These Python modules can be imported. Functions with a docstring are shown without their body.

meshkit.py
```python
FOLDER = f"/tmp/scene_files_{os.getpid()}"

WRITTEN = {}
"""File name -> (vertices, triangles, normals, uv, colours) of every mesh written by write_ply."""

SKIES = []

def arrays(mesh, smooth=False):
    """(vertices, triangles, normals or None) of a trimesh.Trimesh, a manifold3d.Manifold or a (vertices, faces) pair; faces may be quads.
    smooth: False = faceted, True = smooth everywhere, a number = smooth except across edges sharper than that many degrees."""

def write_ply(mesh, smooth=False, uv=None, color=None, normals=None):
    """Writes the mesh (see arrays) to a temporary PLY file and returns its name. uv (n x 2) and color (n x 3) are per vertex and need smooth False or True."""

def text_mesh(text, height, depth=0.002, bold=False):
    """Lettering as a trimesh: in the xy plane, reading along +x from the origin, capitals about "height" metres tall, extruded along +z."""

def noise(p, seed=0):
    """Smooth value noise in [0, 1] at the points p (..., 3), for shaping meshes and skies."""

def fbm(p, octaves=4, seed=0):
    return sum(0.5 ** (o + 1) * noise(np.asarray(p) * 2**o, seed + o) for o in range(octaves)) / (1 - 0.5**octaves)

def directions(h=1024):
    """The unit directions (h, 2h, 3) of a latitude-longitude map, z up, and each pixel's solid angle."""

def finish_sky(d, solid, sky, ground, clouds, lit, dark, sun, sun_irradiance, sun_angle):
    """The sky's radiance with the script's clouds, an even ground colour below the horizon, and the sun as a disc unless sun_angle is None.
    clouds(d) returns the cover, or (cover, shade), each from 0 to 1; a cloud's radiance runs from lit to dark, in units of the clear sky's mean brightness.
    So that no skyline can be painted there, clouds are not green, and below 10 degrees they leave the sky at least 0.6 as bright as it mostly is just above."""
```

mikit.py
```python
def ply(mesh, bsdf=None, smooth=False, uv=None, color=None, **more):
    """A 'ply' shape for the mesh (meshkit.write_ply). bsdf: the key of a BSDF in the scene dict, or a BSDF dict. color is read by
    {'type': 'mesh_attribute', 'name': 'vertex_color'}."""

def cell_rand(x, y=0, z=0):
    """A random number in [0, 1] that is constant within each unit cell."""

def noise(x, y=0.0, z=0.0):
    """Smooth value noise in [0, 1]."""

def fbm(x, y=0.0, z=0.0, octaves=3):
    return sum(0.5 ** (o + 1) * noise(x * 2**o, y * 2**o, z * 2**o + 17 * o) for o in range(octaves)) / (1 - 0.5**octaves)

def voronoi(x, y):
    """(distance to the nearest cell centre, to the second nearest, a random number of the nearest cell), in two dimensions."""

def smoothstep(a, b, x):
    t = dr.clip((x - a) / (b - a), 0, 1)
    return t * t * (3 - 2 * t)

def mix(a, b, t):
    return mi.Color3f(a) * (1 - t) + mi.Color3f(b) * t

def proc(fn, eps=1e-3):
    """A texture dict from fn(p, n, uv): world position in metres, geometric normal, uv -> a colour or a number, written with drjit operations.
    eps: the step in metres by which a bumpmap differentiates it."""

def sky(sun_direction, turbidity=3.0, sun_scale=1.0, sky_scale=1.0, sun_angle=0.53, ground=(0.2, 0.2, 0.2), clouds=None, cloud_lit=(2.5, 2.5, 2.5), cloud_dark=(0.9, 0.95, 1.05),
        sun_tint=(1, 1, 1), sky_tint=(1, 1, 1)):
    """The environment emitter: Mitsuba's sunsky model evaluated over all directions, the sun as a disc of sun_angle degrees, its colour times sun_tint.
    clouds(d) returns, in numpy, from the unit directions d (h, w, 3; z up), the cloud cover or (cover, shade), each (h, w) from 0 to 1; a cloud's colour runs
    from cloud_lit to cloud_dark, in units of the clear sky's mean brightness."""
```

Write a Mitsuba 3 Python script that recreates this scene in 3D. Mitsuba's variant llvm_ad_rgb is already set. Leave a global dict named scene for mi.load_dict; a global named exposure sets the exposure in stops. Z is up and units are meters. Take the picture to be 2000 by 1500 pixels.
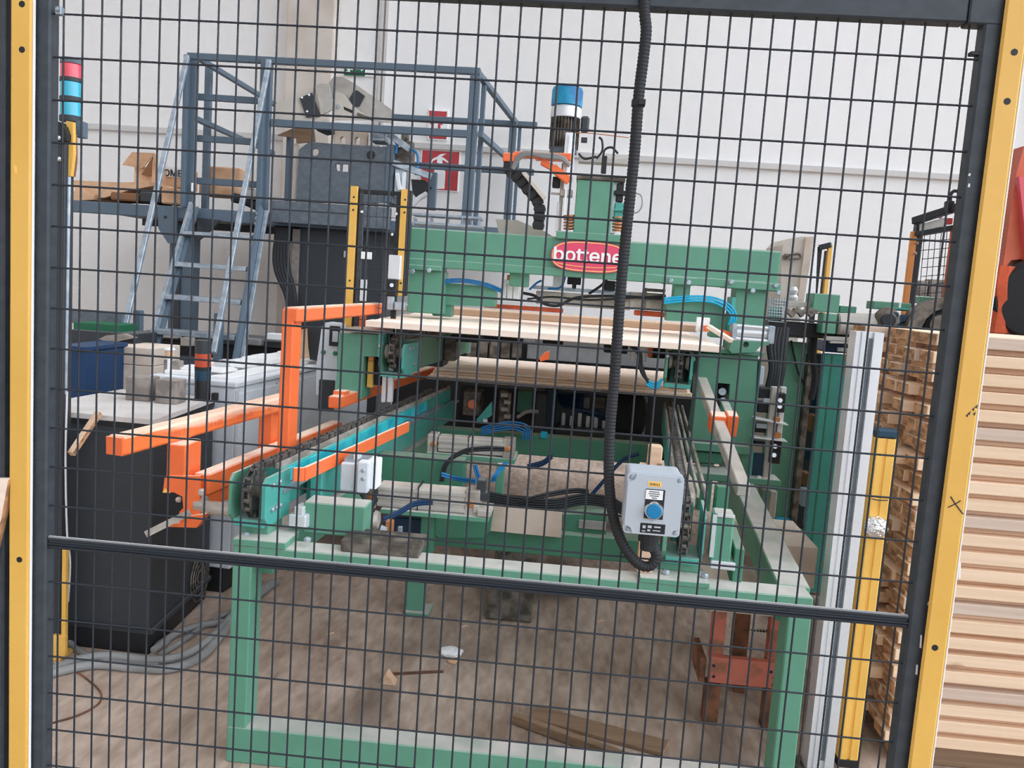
import math, random
import numpy as np, trimesh, mitsuba as mi, drjit as dr
import mikit, meshkit
from mikit import noise, fbm, smoothstep, mix, cell_rand
from shapely.geometry import Polygon, Point, box as sbox
from shapely.ops import unary_union

random.seed(7); np.random.seed(7)
scene, labels = {}, {}
T = mi.ScalarTransform4f

# ------------------------------------------------------------------ camera, sky, exposure
F = 1700.0                                   # focal length for a 2000 pixel wide frame
EYE = np.array([0.0, 0.0, 1.6])
pitch, roll, yaw = np.radians([6.5, 3.96, 3.9])
def camera_axes():
    cp, sp, cr, sr, ca, sa = math.cos(pitch), math.sin(pitch), math.cos(roll), math.sin(roll), math.cos(yaw), math.sin(yaw)
    A = np.array([[1, 0, 0], [0, -sp, -cp], [0, cp, -sp]])
    R = np.array([[cr, -sr, 0], [sr, cr, 0], [0, 0, 1]])
    B = np.array([[ca, sa, 0], [-sa, ca, 0], [0, 0, 1]])
    return R @ A @ B                         # rows: right, down, forward
CAM = camera_axes()
M4 = np.eye(4); M4[:3, 0], M4[:3, 1], M4[:3, 2], M4[:3, 3] = -CAM[0], -CAM[1], CAM[2], EYE
scene['camera'] = {'type': 'perspective', 'fov': math.degrees(2 * math.atan(1000 / F)), 'fov_axis': 'x', 'near_clip': 0.05, 'far_clip': 200.0,
                   'to_world': T(M4.tolist())}
def clouds(d):
    # a bright overcast sky: brightest over the open side of the hall (right, and behind the camera)
    side = np.clip(0.5 + 0.5 * (0.97 * d[..., 0] - 0.24 * d[..., 1]), 0, 1)
    return np.ones(d.shape[:2]), 1 - side ** 2.2
scene['sky'] = mikit.sky((0.7, -0.5, 0.6), turbidity=6.0, sun_scale=0.0, sky_scale=1.0, ground=(0.22, 0.2, 0.18), clouds=clouds,
                         cloud_lit=(7.6, 8.3, 9.3), cloud_dark=(1.0, 0.92, 0.82))
exposure = 2.06

# ------------------------------------------------------------------ measuring: a pixel of the photograph to a point on a plane
def ray(x, y): return CAM.T @ np.array([(x - 1000) / F, (y - 750) / F, 1.0])
def W(x, y, Y):
    d = ray(x, y); return EYE + d * (Y / d[1])
def WZ(x, y, Z):
    d = ray(x, y); return EYE + d * ((Z - EYE[2]) / d[2])
def WX(x, y, X):
    d = ray(x, y); return EYE + d * (X / d[0])
DEEP = ray(1272, 570); DEEP = np.array([DEEP[0], DEEP[1], 0.0]); DEEP /= np.linalg.norm(DEEP)   # the way the conveyors run
V3 = lambda *a: np.array(a, float)

# ------------------------------------------------------------------ naming
_taken = {}
def numbered(stem):
    n = _taken.get(stem, 0); _taken[stem] = n + 1
    return stem if n == 0 else f'{stem}_{n:03d}'
def tag(key, label=None, cat=None, group=None, kind=None):
    d = labels.setdefault(key, {})
    for k, v in (('label', label), ('category', cat), ('group', group), ('kind', kind)):
        if v: d[k] = v
def shape(mesh, mat, smooth=False, **kw):
    if isinstance(mesh, dict): return dict(mesh)
    if mesh.volume < 0: mesh.invert()
    return mikit.ply(mesh, mat, smooth=smooth, **kw)
def solo(name, label, cat, mesh, mat, group=None, kind=None, smooth=False):
    k = numbered(name); scene[k] = shape(mesh, mat, smooth); tag(k, label, cat, group, kind); return k
def thing(name, label, cat, group=None):
    k = numbered(name); tag(k, label, cat, group); return k
def part(parent, name, mesh, mat, label=None, smooth=False, kind=None):
    """A part or sub-part; pieces joined for convenience that do not touch become parts of their own."""
    if kind is None and not isinstance(mesh, dict) and 1 < len(mesh.metadata.get('pieces', ())) <= 40:
        cs = clusters(mesh.metadata['pieces'])
        if len(cs) > 1: return [part(parent, name, c, mat, label, smooth) for c in cs][0]
    k = numbered(parent + '__' + name); scene[k] = shape(mesh, mat, smooth)
    if label or kind: tag(k, label, None, None, kind)
    return k
def struct(name, mesh, mat, label=None, smooth=False):
    k = numbered(name); scene[k] = shape(mesh, mat, smooth); tag(k, label, None, None, 'structure'); return k

# ------------------------------------------------------------------ mesh helpers
def _chamfer_faces():
    from scipy.spatial import ConvexHull
    pts = []
    for sx in (-1, 1):
        for sy in (-1, 1):
            for sz in (-1, 1):
                for k in range(3):
                    p = [sx, sy, sz]; p[k] *= 0.8; q = [s * (1.0 if i == k else 0.8) for i, s in enumerate((sx, sy, sz))]
                    pts.append(q)
    pts = np.array(pts); h = ConvexHull(pts); f = h.simplices.copy()
    for i, t in enumerate(f):
        n = np.cross(pts[t[1]] - pts[t[0]], pts[t[2]] - pts[t[0]])
        if n @ pts[t].mean(0) < 0: f[i] = t[::-1]
    return pts, f
_CP, _CF = _chamfer_faces()
_SIGN = np.sign(_CP); _OUT = np.abs(_CP) > 0.9
def ob(center, axes, half, c=None):
    """Chamfered box: centre, three axis rows, three half sizes."""
    half = np.maximum(np.asarray(half, float), 1e-5)
    c = min(0.004, 0.18 * half.min()) if c is None else min(c, 0.9 * half.min())
    loc = _SIGN * np.where(_OUT, half, half - c)
    return trimesh.Trimesh(np.asarray(center) + loc @ np.asarray(axes, float), _CF.copy(), process=False)
def bx(x0, x1, y0, y1, z0, z1, c=None):
    a, b = np.minimum((x0, y0, z0), (x1, y1, z1)), np.maximum((x0, y0, z0), (x1, y1, z1))
    return ob((a + b) / 2, np.eye(3), (b - a) / 2, c)
def bar(a, b, w, h, up=(0, 0, 1), c=None, ext=0.0):
    """Rectangular bar from a to b; w across, h along up."""
    a, b = np.asarray(a, float), np.asarray(b, float); d = b - a; L = np.linalg.norm(d); d /= L
    up = np.asarray(up, float); s = np.cross(d, up)
    if np.linalg.norm(s) < 1e-6: s = np.cross(d, (1, 0, 0))
    s /= np.linalg.norm(s); u = np.cross(s, d)
    return ob((a + b) / 2, np.array([d, s, u]), (L / 2 + ext, w / 2, h / 2), c)
def frame_of(d):
    d = np.asarray(d, float) / np.linalg.norm(d)
    s = np.cross(d, (0, 0, 1.0) if abs(d[2]) < 0.9 else (1.0, 0, 0)); s /= np.linalg.norm(s)
    return d, s, np.cross(s, d)
def lathe(a, b, prof, n=20):
    """Revolve [(t, r)], t from 0 to 1 along a-b; closed ends."""
    a, b = np.asarray(a, float), np.asarray(b, float); d, s, u = frame_of(b - a); L = np.linalg.norm(b - a)
    th = np.arange(n) * 2 * np.pi / n; ring = np.cos(th)[:, None] * s + np.sin(th)[:, None] * u
    prof = [(prof[0][0], 0.0)] + list(prof) + [(prof[-1][0], 0.0)]
    v = np.concatenate([a + d * L * t + ring * max(r, 1e-5) for t, r in prof]); f = []
    i = np.arange(n); j = (i + 1) % n
    for k in range(len(prof) - 1):
        p, q = k * n, (k + 1) * n
        f += [np.stack([p + i, p + j, q + j], 1), np.stack([p + i, q + j, q + i], 1)]
    return trimesh.Trimesh(v, np.concatenate(f)[:, ::-1], process=False)
def cyl(a, b, r, n=16, c=None):
    L = np.linalg.norm(np.asarray(b, float) - np.asarray(a, float)); c = min(0.12 * r, 0.1 * L) if c is None else c
    return lathe(a, b, [(0, r - c), (c / L, r), (1 - c / L, r), (1, r - c)], n)
def curve(pts, per=8):
    """Catmull-Rom through the points."""
    p = np.asarray(pts, float); p = np.vstack([2 * p[0] - p[1], p, 2 * p[-1] - p[-2]]); out = []
    for k in range(1, len(p) - 2):
        for t in np.arange(per) / per:
            out.append(0.5 * (2 * p[k] + (p[k + 1] - p[k - 1]) * t + (2 * p[k - 1] - 5 * p[k] + 4 * p[k + 1] - p[k + 2]) * t * t
                              + (3 * p[k] - p[k - 1] - 3 * p[k + 1] + p[k + 2]) * t ** 3))
    out.append(p[-2]); return np.array(out)
def resample(p, step):
    s = np.concatenate([[0], np.cumsum(np.linalg.norm(np.diff(p, axis=0), axis=1))]); n = max(2, int(s[-1] / step))
    t = np.linspace(0, s[-1], n); return np.stack([np.interp(t, s, p[:, k]) for k in range(3)], 1)
def tube(pts, r, n=8, per=8, smooth=True):
    p = curve(pts, per) if smooth and len(pts) > 2 else np.asarray(pts, float)
    return sweep(p, r, n)
def sweep(p, r, n=8):
    r = np.broadcast_to(np.asarray(r, float), (len(p),)); t = np.gradient(p, axis=0); t /= np.linalg.norm(t, axis=1, keepdims=True) + 1e-12
    _, s, _ = frame_of(t[0]); th = np.arange(n) * 2 * np.pi / n; v = []
    for k in range(len(p)):
        s = s - t[k] * (s @ t[k]); s /= np.linalg.norm(s); u = np.cross(t[k], s)
        v.append(p[k] + r[k] * (np.cos(th)[:, None] * s + np.sin(th)[:, None] * u))
    v = np.concatenate(v + [[p[0]], [p[-1]]]); f = []; i = np.arange(n); j = (i + 1) % n
    for k in range(len(p) - 1):
        a, b = k * n, (k + 1) * n
        f += [np.stack([a + i, a + j, b + j], 1), np.stack([a + i, b + j, b + i], 1)]
    m = len(p) * n; f += [np.stack([i * 0 + m, j, i], 1), np.stack([i * 0 + m + 1, m - n + i, m - n + j], 1)]
    return trimesh.Trimesh(v, np.concatenate(f), process=False)
def join(*ms):
    ms = [m for x in ms for m in (x if isinstance(x, (list, tuple)) else [x])]
    out = trimesh.util.concatenate(ms); out.metadata['pieces'] = ms; return out
def clusters(ms, gap=0.001):
    """Groups of meshes whose boxes touch."""
    lo, hi = np.array([m.vertices.min(0) for m in ms]) - gap, np.array([m.vertices.max(0) for m in ms]) + gap
    left, out = list(range(len(ms))), []
    while left:
        g = [left.pop(0)]; k = 0
        while k < len(g):
            near = [j for j in left if (lo[j] <= hi[g[k]]).all() and (hi[j] >= lo[g[k]]).all()]
            g += near; left = [j for j in left if j not in near]; k += 1
        out.append(trimesh.util.concatenate([ms[j] for j in g]))
    return out
def prism(poly, origin, u, v, n, depth):
    """Extrude a 2-D polygon (list or shapely) lying at origin + x u + y v by depth along n."""
    P = poly if hasattr(poly, 'exterior') else Polygon(poly)
    if not P.is_valid: P = P.buffer(0)
    out = []
    for g in getattr(P, 'geoms', [P]):
        m = trimesh.creation.extrude_polygon(g, 1.0, engine='earcut'); q = np.array(m.vertices)
        vv = np.asarray(origin) + q[:, :1] * np.asarray(u) + q[:, 1:2] * np.asarray(v) + q[:, 2:3] * depth * np.asarray(n)
        mm = trimesh.Trimesh(vv, m.faces.copy(), process=False)
        if np.dot(np.cross(u, v), n) * depth < 0: mm.invert()
        out.append(mm)
    return join(out)
EX, EY, EZ = np.eye(3)
def fpoly(pix, Y, d, holes=()):
    """A plate facing the camera: outline measured in the photograph on the plane Y, thickness d away from the camera."""
    q = [(W(x, y, Y)[0], W(x, y, Y)[2]) for x, y in pix]; P = Polygon(q)
    for h in holes: P = P.difference(Polygon([(W(x, y, Y)[0], W(x, y, Y)[2]) for x, y in h]))
    return prism(P, (0, Y, 0), EX, EZ, EY, d)
def xpoly(pix, X, d):
    """A plate seen from the side: outline measured on the plane X, thickness d towards +X."""
    q = [(WX(x, y, X)[1], WX(x, y, X)[2]) for x, y in pix]
    return prism(q, (X, 0, 0), EY, EZ, EX, d)
def fb(x0, y0, x1, y1, Y, d, c=None):
    """Box whose front face (on the plane Y) spans these pixels, measured at the middles of its sides."""
    xm, ym = (x0 + x1) / 2, (y0 + y1) / 2
    return bx(W(x0, ym, Y)[0], W(x1, ym, Y)[0], Y, Y + d, W(xm, y1, Y)[2], W(xm, y0, Y)[2], c)
def vp(x, y0, y1, w, Y, d, c=None, z0=None):
    """Upright post: its top centre at pixel (x, y0), its foot at row y1, w pixels wide."""
    a = W(x, y0, Y); xb = x - (x + 57) / 15000 * (y1 - y0); b = W(xb, y1, Y)
    hw = abs(W(x + w / 2, y0, Y)[0] - W(x - w / 2, y0, Y)[0]) / 2
    return bx(a[0] - hw, a[0] + hw, Y, Y + d, b[2] if z0 is None else z0, a[2], c)
def bolt(p, n, r=0.008, h=0.008):
    p, n = np.asarray(p, float), np.asarray(n, float); return lathe(p, p + n * h, [(0, r), (0.75, r), (1, r * 0.7)], 6)
def wpath(*xyY): return [W(x, y, Y) for x, y, Y in xyY]
def text_on(s, h, center, u, v, n, depth=0.002, bold=False, squeeze=1.0):
    m = meshkit.text_mesh(s, h, 1.0, bold); q = np.array(m.vertices); q[:, 0] *= squeeze
    q[:, :2] -= (q[:, :2].max(0) + q[:, :2].min(0)) / 2
    vv = np.asarray(center) + q[:, :1] * np.asarray(u) + q[:, 1:2] * np.asarray(v) + q[:, 2:3] * depth * np.asarray(n)
    return trimesh.Trimesh(vv, m.faces, process=False)

# ------------------------------------------------------------------ materials
def lin(r, g, b):
    c = np.array([r, g, b]) / 255.0
    return np.where(c <= 0.04045, c / 12.92, ((c + 0.055) / 1.055) ** 2.4).tolist()
def mat(key, color, rough=0.5, metal=0.0, spec=0.4, **kw):
    base = {'type': 'rgb', 'value': lin(*color)} if not isinstance(color, dict) else color
    scene['mat_' + key] = {'type': 'twosided', 'nested': {'type': 'principled', 'base_color': base, 'roughness': rough, 'metallic': metal, 'specular': spec, **kw}}
    return 'mat_' + key
def paint(color, dust=(188, 180, 168), up=0.75, spots=0.12, scale=9.0):
    """Paint with dust settled on what faces upwards and a few dirty patches."""
    a, b = lin(*color), lin(*dust)
    def fn(p, n, uv):
        k = fbm(p.x * scale, p.y * scale, p.z * scale, 3)
        t = smoothstep(0.55, 0.95, n.z) * up * (0.55 + 0.7 * k)
        c = mix(a, b, dr.clip(t, 0, 1))
        return c * (1 - spots + 2 * spots * k)
    return mikit.proc(fn)
def mottled(c0, c1, scale=3.0, lo=0.3, hi=0.7, stretch=(1, 1, 1), octaves=4):
    a, b = lin(*c0), lin(*c1)
    def fn(p, n, uv):
        k = fbm(p.x * scale * stretch[0], p.y * scale * stretch[1], p.z * scale * stretch[2], octaves)
        return mix(a, b, smoothstep(lo, hi, k))
    return mikit.proc(fn)
# ------------------------------------------------------------------ the palette
mat('green', paint((90, 144, 120), (198, 191, 184), .95), 0.45)
mat('teal', paint((74, 158, 146), up=0.5), 0.4)  # same green paint, with light from the right put into its tone
mat('darkgreen', paint((64, 120, 96), up=0.35), 0.55)  # same green paint darkened, its shade put into the colour
mat('cyan', mottled((32, 170, 185), (60, 200, 208), 12), 0.35)  # strongly lit green of the conveyor rail, painted as cyan
mat('orange', paint((236, 112, 60), (246, 222, 200), 1.1, 0.10), 0.4)
mat('orange_worn', paint((206, 92, 58), (196, 160, 130), 0.5, 0.25, 30), 0.6)
mat('fence', mottled((54, 60, 66), (61, 67, 73), 60), 0.5)
mat('wire', (40, 46, 53), 0.45)
mat('rail_dusty', paint((52, 58, 64), (205, 203, 200), 1.0, 0.05), 0.45)  # pale upward faces paint in the rail glint along with dust
mat('yellow', mottled((226, 178, 88), (219, 171, 80), 5), 0.42)
mat('black', (30, 31, 33), 0.5)
mat('rubber', (38, 40, 43), 0.6)
mat('steel_blue', paint((86, 101, 114), (130, 136, 140), 0.4, 0.08), 0.5)
mat('charcoal', paint((50, 54, 58), (170, 165, 160), 0.25, 0.08), 0.5)
mat('machine_grey', mottled((84, 92, 100), (96, 104, 111), 30), 0.5)
mat('galv', mottled((150, 162, 172), (178, 188, 196), 25), 0.38, 0.55)
mat('chrome', (215, 218, 222), 0.18, 1.0)
mat('alu', mottled((205, 208, 210), (222, 224, 226), 8, stretch=(1, 1, .2)), 0.35, 0.35)
mat('alu_dusty', paint((176, 171, 163), (196, 186, 172), 0.6, 0.22, 14), 0.5, 0.15)
mat('iron', mottled((78, 72, 66), (128, 120, 110), 22), 0.55, 0.4)
mat('chain', mottled((84, 82, 80), (128, 124, 118), 40), 0.4, 0.6)
mat('rubbed', mottled((150, 142, 132), (196, 188, 178), 12), 0.45, 0.3)
mat('beige', paint((196, 188, 176), (214, 206, 196), 0.4, 0.1), 0.55)
mat('white', (232, 233, 232), 0.5)
mat('box_grey', (178, 186, 193), 0.45)
mat('cabinet_light', paint((202, 208, 213), (236, 236, 234), 0.6, 0.05), 0.5)
mat('worktop', mottled((186, 180, 174), (202, 197, 192), 6), 0.6)
mat('concrete_block', mottled((122, 114, 108), (150, 141, 133), 18), 0.85)
mat('blue', (15, 54, 92), 0.4)
mat('blue_hose', (28, 112, 170), 0.35)
mat('cyan_hose', (28, 168, 205), 0.35)
mat('motor_blue', mottled((20, 96, 150), (24, 140, 180), 14), 0.35)
mat('lens_red', (216, 62, 80), 0.12, spec=.8)
mat('lens_cyan', (26, 164, 188), 0.12, spec=.8)
mat('lens_orange', (186, 74, 44), 0.4)
mat('lens_dark', (24, 58, 78), 0.4)
mat('sign_red', (178, 62, 66), 0.5)
mat('sign_green', (26, 92, 62), 0.5)
mat('logo_red', (216, 74, 104), 0.4)
mat('logo_gold', (240, 190, 120), 0.4)
mat('card', mottled((190, 146, 112), (212, 174, 140), 7), 0.8)
mat('card_dark', (132, 92, 64), 0.85)
mat('cable_grey', mottled((128, 128, 126), (150, 150, 148), 9), 0.55)
mat('copper', (196, 128, 78), 0.4, 0.5)
mat('rust', mottled((84, 60, 44), (132, 86, 62), 18), 0.8)
mat('rust_red', mottled((132, 88, 66), (176, 98, 80), 16, 0.25, 0.5), 0.75)
mat('foil', (225, 226, 226), 0.22, 0.9)
mat('tan_label', (244, 192, 96), 0.5)
mat('ink', (60, 58, 58), 0.6)
mat('button_blue', (22, 122, 172), 0.35)
mat('safety_orange', mottled((176, 84, 54), (200, 98, 72), 4), 0.5)
mat('amber', (222, 148, 84), 0.5)
mat('panel_grey', mottled((150, 156, 160), (172, 177, 180), 5), 0.45)
mat('pink_red', (206, 84, 92), 0.4)  # pink light on the orange body, put into the colour
mat('clear_plate', {'type': 'rgb', 'value': lin(214, 218, 222)}, 0.2, spec=0.6)
def wood(c0, c1, knots=(150, 100, 62), axis='x', fine=70, end=(202, 154, 114)):
    a, b, k3, e0, e1 = lin(*c0), lin(*c1), lin(*knots), lin(*end), lin(*[0.72 * q for q in end])
    def fn(p, n, uv):
        u, v, w = (p.x, p.y, p.z) if axis == 'x' else ((p.y, p.x, p.z) if axis == 'y' else (p.z, p.x, p.y))
        warp = fbm(u * 1.6, v * 6, w * 6, 2)
        g = fbm(u * 1.2, (v + 0.02 * warp) * fine, (w + 0.02 * warp) * fine, 3)
        r = cell_rand(dr.floor(v * 9), dr.floor(w * 16.1))
        c = mix(a, b, dr.clip(g * 0.9 + 0.35 * (r - 0.5), 0, 1))
        kn = smoothstep(0.80, 0.88, fbm(u * 5, v * 14, w * 14, 2))
        c = mix(c, k3, kn * 0.55)
        if axis != 'x': return c
        rings = fbm(p.x * 3, p.y * 26, p.z * 40, 3)                 # sawn ends are browner than the faces
        return mix(c, mix(e0, e1, smoothstep(0.35, 0.65, rings)), smoothstep(0.7, 0.9, dr.abs(n.x)))
    return mikit.proc(fn)
mat('wood_pale', wood((232, 208, 186), (248, 234, 220)), 0.7)
mat('wood_mid', wood((190, 154, 124), (222, 194, 168)), 0.75)
mat('wood_light', wood((216, 186, 154), (238, 212, 184)), .75)
mat('wood_end', wood((168, 122, 86), (206, 164, 124), axis='z', fine=24), 0.85)
mat('wood_old', wood((112, 88, 68), (150, 124, 100)), 0.85)
mat('wood_dusty', mottled((186, 170, 154), (206, 192, 178), 6), 0.85)
mat('wood_grey', wood((186, 162, 142), (214, 196, 180)), 0.8)
mat('orange_faded', mikit.proc(lambda p, n, uv: mix(lin(238, 120, 64), lin(248, 210, 182), dr.clip(smoothstep(.5, .9, n.z) + smoothstep(.3, .7, fbm(p.x * 5 + 2, p.y * 3, p.z * 30, 3) + (p.z - 1.036) * 10) * smoothstep(.2, .6, n.x) * .95, 0, 1))), 0.42)  # peach on top and right faces paints in light as well as dust
def floor_fn(p, n, uv):
    a = fbm(p.x * 0.9, p.y * 0.9, 0.0, 4); b = fbm(p.x * 6 + 9, p.y * 2.5, 3.0, 4); c = fbm(p.x * 40, p.y * 14, 7.0, 3)
    col = mix(lin(138, 117, 101), lin(198, 178, 162), dr.clip(0.12 + 0.6 * a + 0.9 * (b - 0.5) + 0.8 * (c - 0.5), 0, 1))
    stain = smoothstep(0.60, 0.74, fbm(p.x * 1.5 + 4, p.y * 1.1 + 2, 1.0, 3))
    rust = smoothstep(0.72, 0.8, fbm(p.x * 7, p.y * 7, 5.0, 3)) * smoothstep(0.3, 0.0, dr.abs(p.x - 0.75)) * smoothstep(0.5, 0.0, dr.abs(p.y - 3.0))
    col = mix(col, lin(84, 70, 62), stain * 0.75)
    return mix(col, lin(176, 104, 62), rust * 0.7)
mat('floor', mikit.proc(floor_fn), 0.8)
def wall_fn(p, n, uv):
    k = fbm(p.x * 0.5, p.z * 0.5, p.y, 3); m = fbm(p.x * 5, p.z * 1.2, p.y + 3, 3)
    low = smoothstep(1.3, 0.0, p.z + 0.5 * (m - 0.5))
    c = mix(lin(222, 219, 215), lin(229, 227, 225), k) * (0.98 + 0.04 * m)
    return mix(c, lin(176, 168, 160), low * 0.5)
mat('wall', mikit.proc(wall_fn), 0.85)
mat('pilaster', mottled((188, 176, 164), (202, 192, 182), 2), 0.85)
mat('trunking', (196, 192, 188), 0.6)

# ------------------------------------------------------------------ the setting
WALL = 9.0
struct('floor', bx(-9, 14, -7, WALL + .3, -0.2, 0, 0.001), 'mat_floor', 'brown dusty concrete floor')
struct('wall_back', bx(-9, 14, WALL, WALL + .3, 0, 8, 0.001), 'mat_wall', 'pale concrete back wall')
struct('wall_left', bx(-7.6, -7.3, -7, WALL, 0, 8, 0.001), 'mat_wall', 'unseen side wall of the hall, placed to shade the left')  # out of view, put in to shade the left side
for k, (ya, yb) in enumerate(((-7, -1.2), (0.2, 3.0), (4.4, 7.2), (8.4, 9.3))):      # unseen roof panels, gaps and open right edge placed to shape the light
    struct('ceiling', bx(-7.6, 1.6, ya, yb, 8.0, 8.2, 0.001), 'mat_wall', 'unseen pale roof panels of the hall with gaps placed for light')
pil0, pil1 = W(574, 60, WALL)[0], W(664, 60, WALL)[0]
part('wall_back', 'pilaster', bx(pil0, pil1, WALL - .22, WALL, 0, 8, 0.01), 'mat_pilaster', 'beige pilaster')
zc = W(1000, 296, WALL)[2]
struct('trim_1', bx(-7.3, pil0, WALL - .045, WALL, zc - .03, zc + .03), 'mat_trunking', 'grey cable trunking running along the back wall')
struct('trim_2', bx(pil1, 13.9, WALL - .045, WALL, zc - .03, zc + .03), 'mat_trunking', 'grey cable trunking running along the back wall')
xd = W(752, 100, WALL)[0]
struct('trim_3', join(bx(xd - .05, xd - .02, WALL - .04, WALL, 0, 8), bx(xd + .0, xd + .03, WALL - .05, WALL, 0, 8)), 'mat_trunking', 'pair of upright pipes on the back wall')

# ------------------------------------------------------------------ the safety fence in front
FY = 1.30
fx0, fx1, fx2, fx3 = W(67, 0, FY)[0], W(108, 0, FY)[0], W(1916, 47, FY)[0], W(1956, 47, FY)[0]
zt0, zt1 = W(1400, 27, FY)[2], W(1400, 27, FY)[2] + 0.034
fence = thing('safety_fence', 'large dark grey mesh fence panel filling the foreground, with a folded rail across it', 'fence')
part(fence, 'stile', bx(fx0, fx1, FY - .012, FY + .013, .1, zt1, .003), 'mat_fence')
part(fence, 'stile', bx(fx2, fx3, FY - .012, FY + .013, .1, zt1 - .002, .003), 'mat_fence')
part(fence, 'top_rail', bx(fx1, W(1886, 20, FY)[0], FY - .012, FY + .013, zt0, zt1, .003), 'mat_fence')
part(fence, 'corner_piece', bx(W(1886.6, 20, FY)[0], fx3 + .001, FY - .0135, FY + .0145, zt0 - .001, zt1 + .001, .002), 'mat_fence')
part(fence, 'bottom_rail', bx(fx1, fx2, FY - .012, FY + .013, .1, .13, .003), 'mat_fence')
zm = W(900, 1130, FY)[2]
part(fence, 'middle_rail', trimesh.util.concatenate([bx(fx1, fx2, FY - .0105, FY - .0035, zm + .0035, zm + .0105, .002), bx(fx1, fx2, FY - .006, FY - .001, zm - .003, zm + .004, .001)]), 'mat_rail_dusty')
part(fence, 'middle_rail_fold', trimesh.util.concatenate([bx(fx1, fx2, FY - .0105, FY - .0035, zm - .0035, zm - .001, .0008), bx(fx1, fx2, FY - .0085, FY - .0015, zm - .0105, zm - .0042, .002)]), 'mat_wire')
wx0, wx1 = W(125, 0, FY)[0], W(1894, 47, FY)[0]
vw = mikit.ply(cyl((0, 0, .12), (0, 0, zt0 + .004), .00150, 8), 'mat_wire', smooth=True)
for k in range(45):
    x = wx0 + (wx1 - wx0) * k / 44
    part(fence, 'upright_wire', {**vw, 'to_world': T().translate([x, FY, 0])}, None)
hw = mikit.ply(cyl((fx1 - .004, 0, 0), (fx2 + .004, 0, 0), .00150, 8), 'mat_wire', smooth=True)
zrow = W(108, 28, FY)[2]
for k in range(29):
    z = zrow - 0.06275 * k
    if abs(z - zm) > 0.03: part(fence, 'cross_wire', {**hw, 'to_world': T().translate([0, FY - .0030, z])}, None)
part(fence, 'clip', join(fb(107, 12, 119, 28, FY - .012, .01), bolt(W(113, 19, FY - .012), (0, -1, 0), .003, .004)), 'mat_galv', 'small galvanised mesh clip')
part(fence, 'clip', join(fb(1897, 100, 1918, 107, FY - .008, .012)), 'mat_black', 'small black mesh clip')
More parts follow.
